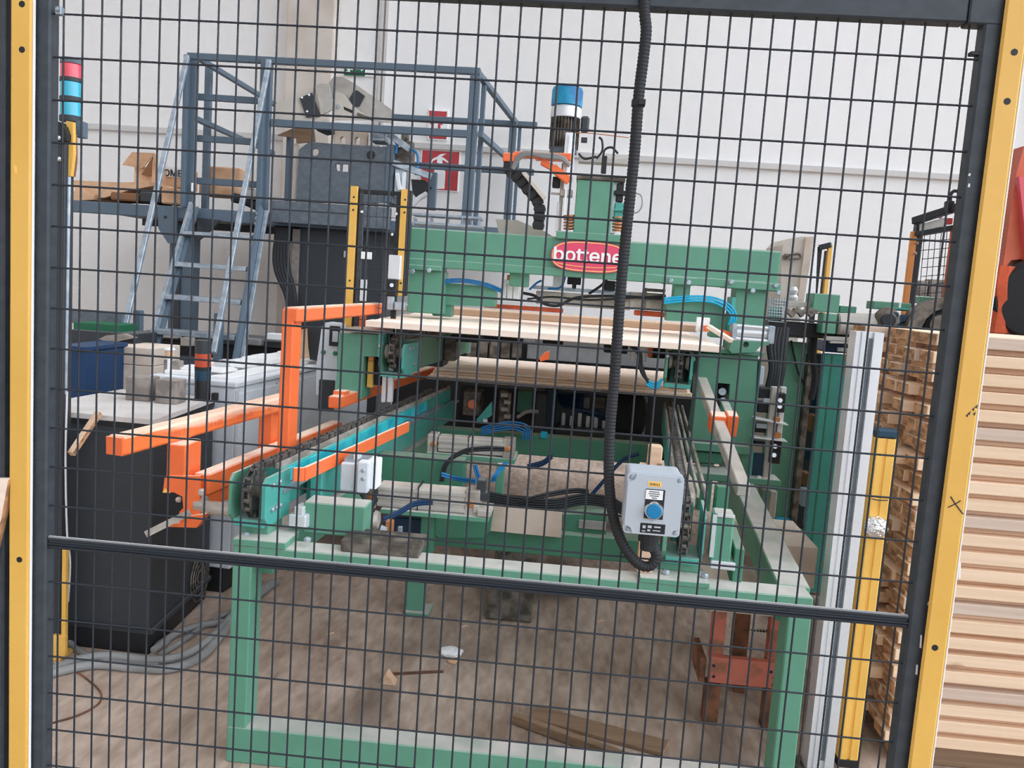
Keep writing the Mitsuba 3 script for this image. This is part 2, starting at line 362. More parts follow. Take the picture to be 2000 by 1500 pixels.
part(fence, 'paint_chip', join(*[fpoly([(x, y), (x + 3, y + 1), (x + 2, y + h), (x - 2, y + h - 1)], FY - .0126, .0006) for x, y, h in
     ((1874, 1098, 32), (1813, 1175, 8), (1798, 1240, 26), (1790, 1298, 20), (1893, 338, 6), (1892, 358, 8))]), 'mat_white', 'white chips in the paint of the right stile')
for (xa, xb, ymid, lab, holes) in ((22.5, 65, 0, 'yellow fence post left of the mesh panel, bolted and scratched', ((43, 8), (43, 97), (38, 1093))),
                                   (1958, 2007, 47, 'yellow fence post right of the mesh panel, marked with a black cross', ((1981, 102), (1967, 198), (1826, 1265)))):
    po = thing('fence_post', lab, 'fence post')
    a, b = W(xa, ymid, FY - .02)[0], W(xb, ymid, FY - .02)[0]
    part(po, 'post_body', bx(a + .003, b - .003, FY - .0165, FY + .03, 0, zt1 + .006, .002), 'mat_black', 'dark post core')
    part(po, 'yellow_cover', bx(a, b, FY - .024, FY - .0168, .06, zt1 + .004, .0034), 'mat_yellow', 'yellow front strip')
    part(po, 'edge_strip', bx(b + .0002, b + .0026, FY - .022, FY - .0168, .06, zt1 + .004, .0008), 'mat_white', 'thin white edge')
    for x, y in holes:
        p = W(x, y, FY - .024)
        part(po, 'bolt_hole', join(cyl(p + (0, -.0006, 0), p + (0, .001, 0), .0046, 14, 0)), 'mat_black', 'dark bolt hole')
    if xa > 1000:
        part(po, 'cross_mark', join(tube(wpath((1857, 970, FY - .0245), (1866, 984, FY - .0245), (1881, 1004, FY - .0245)), .0009, 5),
             tube(wpath((1852, 991, FY - .0245), (1868, 983, FY - .0245), (1876, 978, FY - .0245)), .0008, 5)), 'mat_ink', 'black cross scribble')
        part(po, 'smudge', join(*[fpoly([(x, y), (x + 6, y - 5), (x + 4, y + 3)], FY - .0245, .0006) for x, y in ((1890, 808), (1898, 800), (1904, 795), (1900, 809), (1886, 812))]), 'mat_ink', 'dark smudge')
    else:
        part(po, 'scratch', join(fpoly([(26, 322), (29, 338), (33, 339), (32, 324)], FY - .0245, .0006)), 'mat_tan_label', 'bare scratch')
nf = thing('adjoining_fence', 'dark stile of the next fence panel at the left edge of the picture', 'fence')
part(nf, 'stile', bx(W(-26, 0, FY)[0], W(19.5, 0, FY)[0], FY - .012, FY + .013, .1, zt1, .003), 'mat_fence')
part(nf, 'top_rail', bx(-1.6, W(-26, 0, FY)[0], FY - .012, FY + .013, zt0, zt1, .003), 'mat_fence')
part(nf, 'bottom_rail', bx(-1.6, W(-26, 0, FY)[0], FY - .012, FY + .013, .1, .13, .003), 'mat_fence')
solo('offcut_board', 'pale board leaning on the fence at the left edge of the picture', 'board',
     fpoly([(-60, 937), (16, 937), (3, 1010), (-18, 1100), (-60, 1100)], FY - .03, .016), 'mat_wood_pale')

# push-button box and its flexible conduit, on our side of the mesh
BX = FY - 0.078
pb = thing('push_button_box', 'light grey control box with one blue push button fixed to the mesh fence', 'control box')
c00, c10, c11, c01 = [W(x, y, BX) for x, y in ((1225, 925), (1335, 929), (1331, 1050), (1217, 1044))]
bx0, bx1, bz0, bz1 = (c00[0] + c01[0]) / 2, (c10[0] + c11[0]) / 2, (c01[2] + c11[2]) / 2, (c00[2] + c10[2]) / 2
def rrect(x0, x1, z0, z1, r): return sbox(x0 + r, z0 + r, x1 - r, z1 - r).buffer(r, 6)
part(pb, 'housing', join(prism(rrect(bx0 + .001, bx1 - .001, bz0 + .001, bz1 - .001, .006), (0, BX + .022, 0), EX, EZ, EY, .052), bx(bx0 + .01, bx1 - .01, BX + .07, FY - .003, bz0 + .01, bz1 - .01)), 'mat_box_grey')
notch = [Point(x, z).buffer(.0095) for x in (bx0 + .003, bx1 - .003) for z in (bz0 + .003, bz1 - .003)]
lidk = part(pb, 'lid', join(prism(rrect(bx0, bx1, bz0, bz1, .006), (0, BX + .004, 0), EX, EZ, EY, .018), prism(rrect(bx0 + .0015, bx1 - .0015, bz0 + .0015, bz1 - .0015, .005).difference(unary_union(notch)), (0, BX, 0), EX, EZ, EY, .0045)), 'mat_box_grey')
for x in (bx0 + .0065, bx1 - .0065):
    for z in (bz0 + .0065, bz1 - .0065):
        part(lidk, 'screw', join(lathe((x, BX + .0045, z), (x, BX + .0005, z), [(0, .0032), (.6, .003), (1, .0018)], 12)), 'mat_galv', 'slotted screw', smooth=40)
mx = (bx0 + bx1) / 2 + .002
def BP(x, y): return W(x, y, BX)
pl = part(pb, 'button_plate', fb(1259.5, 956, 1297, 1014, BX - .0015, .002, .0003), 'mat_black', 'black button plate')
bc = BP(1276.5, 996)
part(pl, 'white_label', fb(1261, 957.5, 1295, 976, BX - .0022, .0008, .0002), 'mat_white', 'white printed label')
for i, (w_, y) in enumerate(((20, 961), (22, 965), (18, 969), (10, 973))):
    part(pl, 'label_line', fb(1278 - w_ / 2, y - .8, 1278 + w_ / 2, y + .8, BX - .0026, .0005, .0001), 'mat_ink', 'line of small print')
part(pb, 'button_ring', lathe(bc + (0, 0, 0), bc + (0, -.009, 0), [(0, .0134), (.6, .0134), (1, .0118)], 32), 'mat_chrome', 'silver bezel ring', smooth=40)
part(pb, 'button', lathe(bc + (0, -.006, 0), bc + (0, -.0105, 0), [(0, .0112), (.6, .0112), (1, .0096)], 32), 'mat_button_blue', 'blue push button', smooth=30)
part(pb, 'yellow_label', fb(1266, 941, 1292, 951, BX - .0006, .0008, .0002), 'mat_tan_label', 'orange yellow label')
part(pb, 'yellow_label_print', text_on('S0811', .0034, BP(1279, 946) + (0, -.0006, 0), EX, EZ, -EY, .0004, True), 'mat_ink', 'small print')
nl = part(pb, 'name_label', fb(1250, 1023, 1299, 1042, BX - .0006, .0008, .0002), 'mat_black', 'black printed label')
for x, y, w_, h_ in ((1258, 1029, 6, 6), (1269, 1029, 8, 5), (1284, 1030, 13, 3), (1267, 1036, 6, 4), (1282, 1037, 15, 2), (1257, 1037, 7, 2)):
    part(nl, 'white_print', fb(x - w_ / 2, y - h_ / 2, x + w_ / 2, y + h_ / 2, BX - .001, .0005, .0001), 'mat_box_grey', 'light print')
gx = BP(1274, 1046)[0]; gy = BX + .046
part(pb, 'cable_gland', join(lathe((gx, gy, bz0 + .002), (gx, gy, bz0 - .034), [(0, .013), (.25, .013), (.27, .0155), (.62, .0155), (.64, .012), (1, .0115)], 12)), 'mat_rubber', 'black cable gland')
hose_px = [(1259, -30), (1259, 25), (1262, 60), (1257, 110), (1250, 165), (1246, 205), (1240, 290), (1231, 380), (1222, 465), (1214, 545), (1207, 640), (1200, 740), (1192, 830), (1189, 900), (1191, 960), (1199, 1015), (1213, 1055), (1232, 1086), (1250, 1103), (1268, 1106), (1279, 1095), (1281, 1080)]
hp = np.array([W(x, y, FY - .014 - .018 * smooth_ ) for (x, y), smooth_ in zip(hose_px, [0] * 14 + [.1, .3, .6, .9, 1, 1, 1, 1])])
hp = np.vstack([hp, [[gx, gy, bz0 - .020]]])
hh = resample(curve(hp, 10), .0013); rr = np.where((np.arange(len(hh)) // 2) % 2 == 0, .0082, .0075)
hose = thing('flexible_conduit', 'black corrugated conduit hanging down the mesh into the control box', 'conduit')
part(hose, 'corrugated_hose', sweep(hh, rr, 12), 'mat_rubber', smooth=50)
part(hose, 'hose_tie', join(lathe(W(1247, 196, FY - .014), W(1246, 208, FY - .014), [(0, .0098), (1, .0098)], 14), bx(*(W(1252, 200, FY - .02)[0] + np.array([-.004, .006])), FY - .028, FY - .018, *(W(1254, 201, FY - .02)[2] + np.array([-.004, .004])))), 'mat_rubber', 'black cable tie')
# ------------------------------------------------------------------ green base frame of the machine
BF = 2.60
xl0, xl1 = W(447, 1300, BF)[0], W(484, 1300, BF)[0]
xr0, xr1 = W(1540, 1203, BF)[0], W(1584, 1216, BF)[0]
ztop = W(1000, 1114, BF)[2]
SIDE = np.cross(DEEP, EZ)                     # to the right of the conveyors
def dbox(o, d0, d1, s0, s1, z0, z1, c=None):
    o = np.array([o[0], o[1], 0.0])
    return ob(o + DEEP * (d0 + d1) / 2 + SIDE * (s0 + s1) / 2 + EZ * (z0 + z1) / 2, np.array([DEEP, SIDE, EZ]), (abs(d1 - d0) / 2, abs(s1 - s0) / 2, abs(z1 - z0) / 2), c)
base = thing('machine_base_frame', 'green welded base frame of box section carrying the two chain conveyors', 'machine frame')
part(base, 'front_leg', bx(xl0, xl1, BF, BF + .1, .12, ztop - .06), 'mat_green')
part(base, 'front_leg', bx(xr0, xr1, BF, BF + .1, .12, ztop - .06), 'mat_green')
part(base, 'front_top_beam', bx(xl0, xr1, BF, BF + .1, ztop - .062, ztop), 'mat_green')
part(base, 'front_bottom_beam', bx(xl0, xr1, BF, BF + .1, 0, .122), 'mat_green')
ro = V3((xr0 + xr1) / 2, BF + .1, 0)
part(base, 'side_beam', dbox(ro, 0, 2.3, -.05, .05, ztop - .12, ztop), 'mat_green')
lo = V3(xl0 + .05, BF + .1, 0)
part(base, 'side_beam', dbox(lo, 0, 2.3, -.05, .05, ztop - .12, ztop), 'mat_green')
for o in (lo, ro):
    part(base, 'rear_leg', dbox(o, 2.2, 2.3, -.05, .05, 0, ztop - .12), 'mat_green')
part(base, 'middle_leg', vp(815, 1090, 1196, 34, 4.0, .08, z0=.012), 'mat_green')
part(base, 'foot_plate', bx(*(W(815, 1190, 4.0)[0] + np.array([-.06, .06])), 3.97, 4.11, 0, .012), 'mat_green')
part(base, 'cross_beam', fb(840, 1040, 1290, 1085, 3.55, .1), 'mat_darkgreen')
part(base, 'cross_beam', fb(850, 853, 1290, 892, 4.6, .1), 'mat_darkgreen')
part(base, 'cross_beam', fb(735, 895, 905, 950, 3.75, .12), 'mat_darkgreen')
part(base, 'corner_plate', bx(xl0, xl0 + .17, BF - .004, BF + .14, ztop, ztop + .022), 'mat_green')
part(base, 'corner_plate', bx(W(1250, 1130, BF)[0], W(1385, 1150, BF)[0], BF - .004, BF + .14, ztop, ztop + .016), 'mat_green')
for x, y in ((1300, 1126), (1375, 1136), (600, 1072), (480, 1075)):
    part(base, 'bolt', bolt(np.array([*W(x, y, BF + .05)[:2], ztop + .018]), EZ, .012, .012), 'mat_galv')
# drip trays / round-bottomed housings under the cross beam
for (x0, x1, y0, y1, yy) in ((842, 960, 1005, 1052, 3.45), (1098, 1186, 1005, 1062, 3.6)):
    p = [(x0, y0), (x1, y0), (x1 - 3, y1 - 14), (x1 - 16, y1 - 2), (x0 + 16, y1 - 2), (x0 + 3, y1 - 14)]
    part(base, 'round_bottom_housing', fpoly(p, yy, .16), 'mat_darkgreen')
solo('plywood_sheet', 'pale worn plywood sheet laid between the frame beams', 'plywood sheet', fpoly([(965, 988), (1098, 1000), (1096, 1050), (958, 1037)], 3.50, .02), 'mat_wood_dusty')
solo('steel_plate', 'dark steel plate lying on the front beam of the green frame', 'steel plate', bx(W(676, 1070, BF + .1)[0], W(825, 1085, BF + .1)[0], BF + .03, BF + .17, ztop, ztop + .04), 'mat_iron')
solo('packing_block', 'pale wooden block behind the right side beam of the green frame', 'wooden block', bx(*(W(1520, 1050, 3.7)[0], W(1590, 1050, 3.7)[0]), 3.62, 4.05, .42, .60), 'mat_wood_dusty')

# ------------------------------------------------------------------ chain conveyors
def chain_mesh(center, r, length, pitch=.032, w=.018):
    """A roller chain round a front sprocket at center: top run to the back, bottom run returning."""
    pts = []
    n = int(length / pitch)
    for k in range(n, 0, -1): pts.append((k * pitch, r))
    m = max(4, int(math.pi * r / pitch))
    for k in range(m + 1):
        a = math.pi / 2 + math.pi * k / m; pts.append((r * math.cos(a), r * math.sin(a)))
    for k in range(1, min(n, 14)): pts.append((k * pitch, -r))
    P3 = [np.asarray(center) + DEEP * a + EZ * b for a, b in pts]; out = []
    for k, p in enumerate(P3):
        out.append(lathe(p - SIDE * w / 2, p + SIDE * w / 2, [(0, .0085), (1, .0085)], 8))
        if k + 1 < len(P3):
            q = P3[k + 1]; off = w / 2 + (.004 if k % 2 else .0)
            nrm = np.cross(q - p, SIDE)
            for s in (-off, off): out.append(bar(p + SIDE * s, q + SIDE * s, .003, .020, nrm, ext=.007))
    return join(out)
def sprocket_mesh(center, r, w, teeth=16):
    th = np.linspace(0, 2 * np.pi, teeth * 4, endpoint=False); k = np.arange(teeth * 4) % 4
    rad = np.where(k < 2, r, r - .012); q = np.stack([np.cos(th) * rad, np.sin(th) * rad], 1)
    hub = lathe(np.asarray(center) - SIDE * w * 2.2, np.asarray(center) + SIDE * w * 2.2, [(0, .022), (.1, .026), (.9, .026), (1, .022)], 16)
    return join(prism(q, np.asarray(center) - SIDE * w / 2, DEEP, EZ, SIDE, w), hub)
def conveyor(label, c, r, length, hand):
    """hand +1: lit green side plate and strips on the right (left conveyor); -1: the mirror image."""
    t = thing('chain_conveyor', label, 'conveyor')
    part(t, 'chain', chain_mesh(c, r, length), 'mat_chain', 'worn roller chain')
    part(t, 'sprocket', sprocket_mesh(c, r - .006, .010), 'mat_iron', 'dark sprocket')
    top = c[2] + r - .012; h = hand
    o = c
    part(t, 'rail', dbox(o, .10, length, -.030 if h > 0 else -.034, .034 if h > 0 else .030, top - .15, top - .012), 'mat_teal')
    for s in (-.024, .024): part(t, 'chain_guide', dbox(o, .09, length, s - .006, s + .006, top - .012, top + .006), 'mat_rubbed', 'worn silver chain guide')
    return t, o, top
lc = W(503, 957, 2.70)
lconv, lo_, ltop = conveyor('chain conveyor on the left, its lit green side plate facing the open machine', lc, .078, 2.62, 1)
part(lconv, 'lit_strip', dbox(lo_, .13, 2.0, .034, .044, ltop - .065, ltop - .018), 'mat_cyan', 'cyan strip standing for the brightly lit rail side')  # cyan colour stands in for strong light on the green rail
part(lconv, 'ledge', dbox(lo_, .05, 2.3, .034, .072, ltop - .082, ltop - .068), 'mat_galv', 'silver ledge')
part(lconv, 'side_rail', dbox(lo_, .30, 2.62, .046, .060, ltop - .20, ltop - .085), 'mat_teal')
def side_plate(o, s0, s1, d0, d1, z0, z1, cut=.02):
    q = [(d0 + cut, z1), (d1, z1), (d1, z0), (d0 + cut * 1.6, z0), (d0, z0 + cut * 1.6), (d0, z1 - cut)]
    oo = np.array([o[0], o[1], 0.0]) + SIDE * s0
    return prism(q, oo, DEEP, EZ, SIDE, s1 - s0)
zc_ = lc[2]
part(lconv, 'bearing_plate', side_plate(lo_, -.062, -.052, -.075, .12, zc_ - .10, zc_ + .062), 'mat_green')
part(lconv, 'bearing_plate', side_plate(lo_, .052, .064, -.082, .11, zc_ - .10, zc_ + .058), 'mat_teal', 'bearing plate in lit green')
for a, b in ((-.03, .03), (.02, .03), (-.03, -.05), (.0, -.05), (.03, -.05)):
    part(lconv, 'plate_bolt', bolt(lo_ + DEEP * a + SIDE * .064 + EZ * b, SIDE, .009, .009), 'mat_galv')
part(lconv, 'bottom_guard', dbox(lo_, -.06, .1, -.052, .052, zc_ - .108, zc_ - .084), 'mat_teal')
part(lconv, 'pedestal', dbox(lo_, -.03, .08, -.045, .055, ztop + .02, zc_ - .10), 'mat_green')
part(lconv, 'tension_bracket', join(dbox(lo_, .02, .10, .10, .16, zc_ - .12, zc_ - .075), dbox(lo_, .03, .09, .115, .145, zc_ - .075, zc_ - .05)), 'mat_alu', 'pale tensioning bracket')
part(lconv, 'side_box_beam', fb(592, 985, 712, 1046, 2.74, .10), 'mat_green', 'green box beam with a dusty top')
part(lconv, 'bracket_plate', fb(604, 925, 628, 1004, 2.95, .06), 'mat_teal')
for x, y in ((815, 828), (720, 880), (860, 800), (770, 858)):
    p = WZ(x, y, ltop - .16)
    part(lconv, 'side_bolt', bolt(p, SIDE, .010, .01), 'mat_galv')
# energy cables slung under the side rail
solo('cable_loom', 'loom of grey cables slung under the lit green side rail of the left conveyor', 'cable',
     join(*[tube([WZ(x, y + dy, ltop - .22 - .02 * k) for x, y, dy in ((905, 778, 0), (868, 800, 5), (832, 826, 2), (795, 852, 6), (760, 872, 0), (715, 882, 0))], .012, 7) for k in range(3)]), 'mat_cable_grey')

rcx = WZ(1336, 930, lc[2] + .078)
rc = np.array([W(1338, 1008, 2.72)[0], 2.72, lc[2]])
rconv, ro_, rtop = conveyor('chain conveyor on the right, ending behind the grey push-button box', rc, .078, 2.62, -1)
part(rconv, 'bearing_plate', side_plate(ro_, -.064, -.052, -.075, .12, zc_ - .10, zc_ + .058), 'mat_green')
part(rconv, 'bearing_plate', side_plate(ro_, .052, .062, -.06, .11, zc_ - .10, zc_ + .062), 'mat_teal', 'teal bearing plate')
part(rconv, 'bottom_guard', dbox(ro_, -.06, .1, -.052, .052, zc_ - .108, zc_ - .088), 'mat_teal')
part(rconv, 'pedestal', dbox(ro_, -.03, .08, -.075, .055, ztop + .016, zc_ - .108), 'mat_green')
part(rconv, 'tension_bracket', join(dbox(ro_, -.02, .06, .085, .15, zc_ - .10, zc_ + .055, .006)), 'mat_green', 'green tensioning bracket')
part(rconv, 'bracket_highlight', join(dbox(ro_, -.028, -.02, .083, .096, zc_ - .085, zc_ + .05), dbox(ro_, -.03, .07, .09, .165, zc_ - .12, zc_ - .095), dbox(ro_, -.028, -.02, .096, .15, zc_ + .046, zc_ + .056)), 'mat_alu', 'pale strips painting the bracket highlights')  # pale pieces stand in for highlights on the green bracket
for s in (.052, .078): part(rconv, 'outer_guide', dbox(ro_, .25, 2.6, s - .005, s + .005, rtop - .03, rtop - .004), 'mat_rubbed', 'worn silver guide')
part(rconv, 'tie_rod', dbox(ro_, -.02, .5, .16, .19, ztop - .02, zc_ - .05), 'mat_darkgreen')
solo('green_upright', 'narrow dark green upright beside the right conveyor end', 'upright', vp(1413, 950, 1130, 26, 2.95, .05, z0=ztop), 'mat_darkgreen')

# ------------------------------------------------------------------ orange loading guides
guide = thing('loading_guide', 'orange welded guide frame left of the conveyors with worn handwriting on its front beam', 'guide frame')
A0, A1 = W(224, 871, 2.62), W(556, 783, 3.62)
part(guide, 'front_beam', bar(A0, A1, .066, .064, c=.008), 'mat_orange_faded', 'dusty orange beam with peach light painted in')
part(guide, 'end_cap', bar(A0 - (A1 - A0) * .004, A0 + (A1 - A0) * .001, .060, .058), 'mat_orange', 'darker square end cap')
du = (A1 - A0) / np.linalg.norm(A1 - A0); ds = np.cross(du, EZ)
for s, k, hh_ in (('ABN 23', .27, .020), ('14 x 50', .47, .018), ('108 x 45', .66, .018), ('60 x 18', .86, .017)):
    part(guide, 'pencil_writing', text_on(s, hh_, A0 + (A1 - A0) * k + ds * .0331 + EZ * -.004, du, EZ, ds, .0006), 'mat_orange_worn', 'faded pencil writing')
pa = W(357, 905, 2.86)
part(guide, 'front_post', fb(325, 868, 361, 948, 2.84, .13), 'mat_orange')
part(guide, 'gusset', fpoly([(322, 930), (390, 930), (390, 1012), (384, 1030), (352, 1029), (350, 1000), (358, 992), (356, 970), (340, 962), (318, 960)], 2.835, .012), 'mat_orange')
part(guide, 'hook_plate', join(fpoly([(350, 1010), (389, 1006), (402, 1004), (398, 1012), (384, 1031), (322, 1029), (324, 1024), (352, 1022)], 2.82, .05)), 'mat_orange')
part(guide, 'yellow_sticker', fpoly([(317, 962), (322, 954), (333, 963)], 2.832, .002), 'mat_tan_label', 'small yellow warning sticker')
L0, L1 = W(392, 946, 2.88), WZ(657, 836, W(392, 946, 2.88)[2])
part(guide, 'lower_beam', bar(L0, L1, .058, .075, c=.005), 'mat_orange')
part(guide, 'lower_beam_web', bar(W(398, 962, 2.88), W(480, 935, 3.2), .012, .11), 'mat_orange')
part(guide, 'middle_post', fb(505, 792, 531, 880, 3.52, .12), 'mat_orange')
tp = W(567, 615, 3.12)
part(guide, 'tall_post', bx(tp[0] - .031, tp[0] + .012, 3.12, 3.22, L0[2], tp[2] + .02), 'mat_orange')
ta1 = WZ(737, 602, tp[2])
part(guide, 'top_arm', bar(tp + (0, -.0, 0), ta1, .058, .055, c=.006), 'mat_orange')
part(guide, 'rear_post', bx(W(703, 630, 4.6)[0] - .025, W(703, 630, 4.6)[0] + .025, 4.58, 4.64, 1.0, tp[2] - .02), 'mat_orange')
sa, sb = W(392, 990, 2.86), W(472, 997, 2.86)
part(guide, 'shaft', join(cyl(sa, sb + (.05, 0, 0), .024, 18)), 'mat_rubbed', 'bare steel shaft', smooth=40)
part(guide, 'shaft_collar', join(lathe(W(384, 984, 2.86), W(402, 985, 2.86), [(0, .030), (1, .030)], 14), bolt(W(394, 966, 2.84), EZ, .012, .02), bolt(W(352, 976, 2.83), -EX, .010, .014)), 'mat_rubbed', 'dusty collar and bolts')
part(guide, 'lever', bar(W(284, 1044, 2.74), W(372, 1000, 2.80), .004, .022), 'mat_rubbed', 'flat steel lever')
g1 = W(594, 926, 2.76); g2 = WZ(797, 833, g1[2])
solo('guide_strip', 'orange flat guide strip along the inner side of the left conveyor', 'guide strip', join(bar(g1, g2, .012, .046), bar(g1 - DEEP * .02 + SIDE * -.03, g1, .012, .046)), 'mat_orange')
h1 = W(652, 786, 3.82); h2 = WZ(858, 718, h1[2])
gb = thing('guide_beam', 'orange guide beam behind the left conveyor, running back under the boards', 'guide beam')
part(gb, 'beam', bar(h1, h2, .056, .056, c=.005), 'mat_orange')
part(gb, 'tab', bar(h1 + DEEP * .06 + EZ * .035, h1 + DEEP * .13 + EZ * .035, .056, .02), 'mat_orange')
b1 = W(1452, 958, 2.98); b2 = W(1370, 745, 4.10)
gr_ = thing('guide_bar', 'worn grey guide bar with an orange clamp, running back on the right', 'guide bar')
part(gr_, 'bar', bar(b1, b2, .046, .045, c=.004), 'mat_alu_dusty')
cl = b1 + (b2 - b1) * .55; cd = (b2 - b1) / np.linalg.norm(b2 - b1)
part(gr_, 'clamp', join(bar(cl - cd * .035, cl + cd * .035, .064, .075), bar(cl + SIDE * .055 - cd * .035, cl + SIDE * .055 + cd * .035, .045, .09)), 'mat_orange', 'orange clamp')
part(gr_, 'support_arm', bar(cl + SIDE * .06, cl + SIDE * .08 + DEEP * .62, .04, .04), 'mat_green')

# ------------------------------------------------------------------ upper sprocket units
def upper_unit(label, px, py, Y, length):
    c = W(px, py, Y); t = thing('upper_conveyor', label, 'conveyor')
    part(t, 'chain', chain_mesh(c, .070, length, .032, .020), 'mat_chain', 'worn roller chain')
    part(t, 'sprocket', sprocket_mesh(c, .064, .012), 'mat_iron', 'dark sprocket')
    part(t, 'rail', dbox(c, .12, length, -.034, .034, c[2] - .10, c[2] + .055), 'mat_green')
    part(t, 'bearing_plate', side_plate(c, -.062, -.050, -.06, .16, c[2] - .10, c[2] + .045), 'mat_green')
    part(t, 'bearing_plate', side_plate(c, .050, .062, -.07, .22, c[2] - .10, c[2] + .045), 'mat_teal', 'teal bearing plate')
    part(t, 'back_guard', dbox(c, .13, .16, -.049, .049, c[2] - .1, c[2] + .04), 'mat_black', 'black guard')
    part(t, 'shaft_boss', join(*[lathe(c + SIDE * s * .045, c + SIDE * s * .030, [(0, .035), (1, .026)], 14) for s in (-1, 1)]), 'mat_alu_dusty')
    part(t, 'bottom_guard', dbox(c, -.05, .1, -.06, .06, c[2] - .115, c[2] - .095), 'mat_teal')
    for a, b in ((0, .02), (.05, .02), (.1, -.06)): part(t, 'plate_bolt', bolt(c + DEEP * a + SIDE * .062 + EZ * b, SIDE, .010, .01), 'mat_galv')
    part(t, 'plate_bolt', bolt(c - SIDE * .056 - DEEP * .066 + EZ * .03, -DEEP, .010, .012), 'mat_galv')
    return c
uc0 = upper_unit('upper chain conveyor at the left end of the top boards', 773, 688, 4.05, 1.6)
uc1 = upper_unit('upper chain conveyor at the right end of the top boards', 1326, 708, 4.05, 1.6)

# ------------------------------------------------------------------ boards
ORD = 'first second third fourth fifth sixth seventh eighth ninth tenth eleventh twelfth thirteenth fourteenth fifteenth sixteenth seventeenth eighteenth nineteenth twentieth twenty-first twenty-second twenty-third twenty-fourth'.split()
def ordinal(i, n, side): return f'frontmost one' if i == 0 and side == 'front' else ('rearmost one' if i == n - 1 and side == 'front' else f'{ORD[i]} from the {side}')
def boards(name, group, label, x0, x1, ys, z0, z1, matn, jig=.012, seed=3):
    rng = random.Random(seed)
    for a, b in zip(ys[:-1], ys[1:]):
        j, k = rng.uniform(-jig, jig), rng.uniform(-jig, jig); dz = rng.uniform(-.0015, .0015)
        i_ = next(q for q in range(len(ys)) if ys[q] == a)
        solo(name, label + ', ' + ordinal(i_, len(ys) - 1, 'front'), 'board', bx(x0 + j, x1 + k, a + .0015, b - .0015, z0 + dz, z1 + dz, .0025), matn, group)
bz = W(1000, 646, 3.9)[2]; bxl, bxr = W(716, 630, 3.9)[0], W(1409, 668, 3.9)[0]
boards('pine_board', 'boards on the upper conveyor', 'pale pine board across the upper conveyors', bxl, bxr, [3.9, 4.03, 4.19, 4.33, 4.49, 4.66, 4.83, 4.98, 5.15, 5.32, 5.5], bz - .030, bz, 'mat_wood_pale')
boards('pine_plank', 'planks stacked on the back of the upper boards', 'tan plank on top of the upper boards', W(770, 605, 5.2)[0], W(1358, 630, 5.2)[0], [5.2, 5.36, 5.5], bz + .001, bz + .040, 'mat_wood_mid', .03, 5)
lz = W(1150, 743, 5.0)[2]; lxl, lxr = W(838, 735, 5.0)[0], W(1350, 765, 5.0)[0]
for q_ in range(4):
    boards('pine_batten' if q_ else 'pine_board', 'layers of the lower load', ['greyish pine board on top of the lower load', 'thin batten in the second layer of the lower load', 'thin batten in the third layer of the lower load', 'thin batten in the bottom layer of the lower load'][q_], lxl + .03 - .015 * q_, lxr - .03 + .02 * q_,
           [5.06 - .02 * q_ + .004 * ((q_ * 7) % 3), 5.2, 5.36, 5.55, 5.76, 6.0], lz - .0165 * (q_ + 1) + .002, lz - .0165 * q_, ['mat_wood_pale', 'mat_wood_light', 'mat_wood_pale', 'mat_wood_light'][q_], .02, 8 + q_)
# ------------------------------------------------------------------ gantry across the machine
GY = 4.40
gx0, gx1 = W(800, 478, GY)[0], W(1524, 517, GY)[0]
gz0, gz1 = W(1150, 532, GY)[2], W(1150, 466, GY)[2]
gantry = thing('gantry', 'green gantry with a wide box beam across the machine and a red oval maker sign', 'gantry')
part(gantry, 'beam', bx(gx0, gx1, GY, GY + .16, gz0, gz1, .008), 'mat_green')
part(gantry, 'beam_lip', bx(gx0 - .01, gx1 - .06, GY - .012, GY + .17, gz0 - .028, gz0 + .012, .004), 'mat_green')
def flange(x0, y0, x1, y1, bolts):
    f = part(gantry, 'flange', fb(x0, y0, x1, y1, GY - .02, .2, .004), 'mat_green')
    for x, y in bolts: part(gantry, 'flange_bolt', bolt(W(x, y, GY - .02), -EY, .013, .012), 'mat_galv')
flange(796, 518, 862, 528, ((806, 530), (838, 528)))
flange(1418, 551, 1526, 566, ((1428, 551), (1470, 568), (1515, 558), (1520, 572)))
flange(1298, 541, 1362, 556, ((1310, 548), (1345, 552)))
part(gantry, 'column', fb(797, 528, 866, 612, GY + .02, .14), 'mat_green')
part(gantry, 'column', fb(1434, 564, 1496, 640, GY + .02, .14), 'mat_green')
part(gantry, 'column_rib', fb(1424, 580, 1432, 700, GY + .0, .14), 'mat_teal')
part(gantry, 'hanger', fb(1316, 553, 1348, 585, GY + .03, .1), 'mat_green')
part(gantry, 'hanger', fb(995, 522, 1032, 560, GY + .05, .1), 'mat_green')
lp = part(gantry, 'lower_column', fpoly([(1364, 690), (1482, 696), (1480, 700), (1466, 955), (1458, 958), (1446, 880), (1345, 872), (1358, 790)], GY - .12, .14, [[(1402, 748), (1426, 750), (1422, 802), (1398, 800)]]), 'mat_green')
part(gantry, 'column_cap', fb(1366, 684, 1494, 692, GY - .14, .3), 'mat_green')
part(gantry, 'column_side', dbox(W(1470, 830, GY - .12), -.004, .2, .0, .012, W(1470, 950, GY)[2], W(1474, 700, GY)[2]), 'mat_teal')
part(gantry, 'cable_cluster', join(*[tube(wpath((1405 + k * 3, 806, GY - .05), (1412 - k * 2, 780 - 4 * k, GY - .06), (1408 + 3 * k, 765, GY - .04), (1400 + 4 * k, 748, GY - .03)), .008, 6) for k in range(5)]), 'mat_rubber', 'dark cables in the column window')
part(gantry, 'connector', join(lathe(W(1411, 765, GY - .07), W(1411, 765, GY - .12), [(0, .022), (1, .018)], 12), lathe(W(1412, 782, GY - .07), W(1412, 782, GY - .12), [(0, .020), (1, .014)], 12)), 'mat_galv')
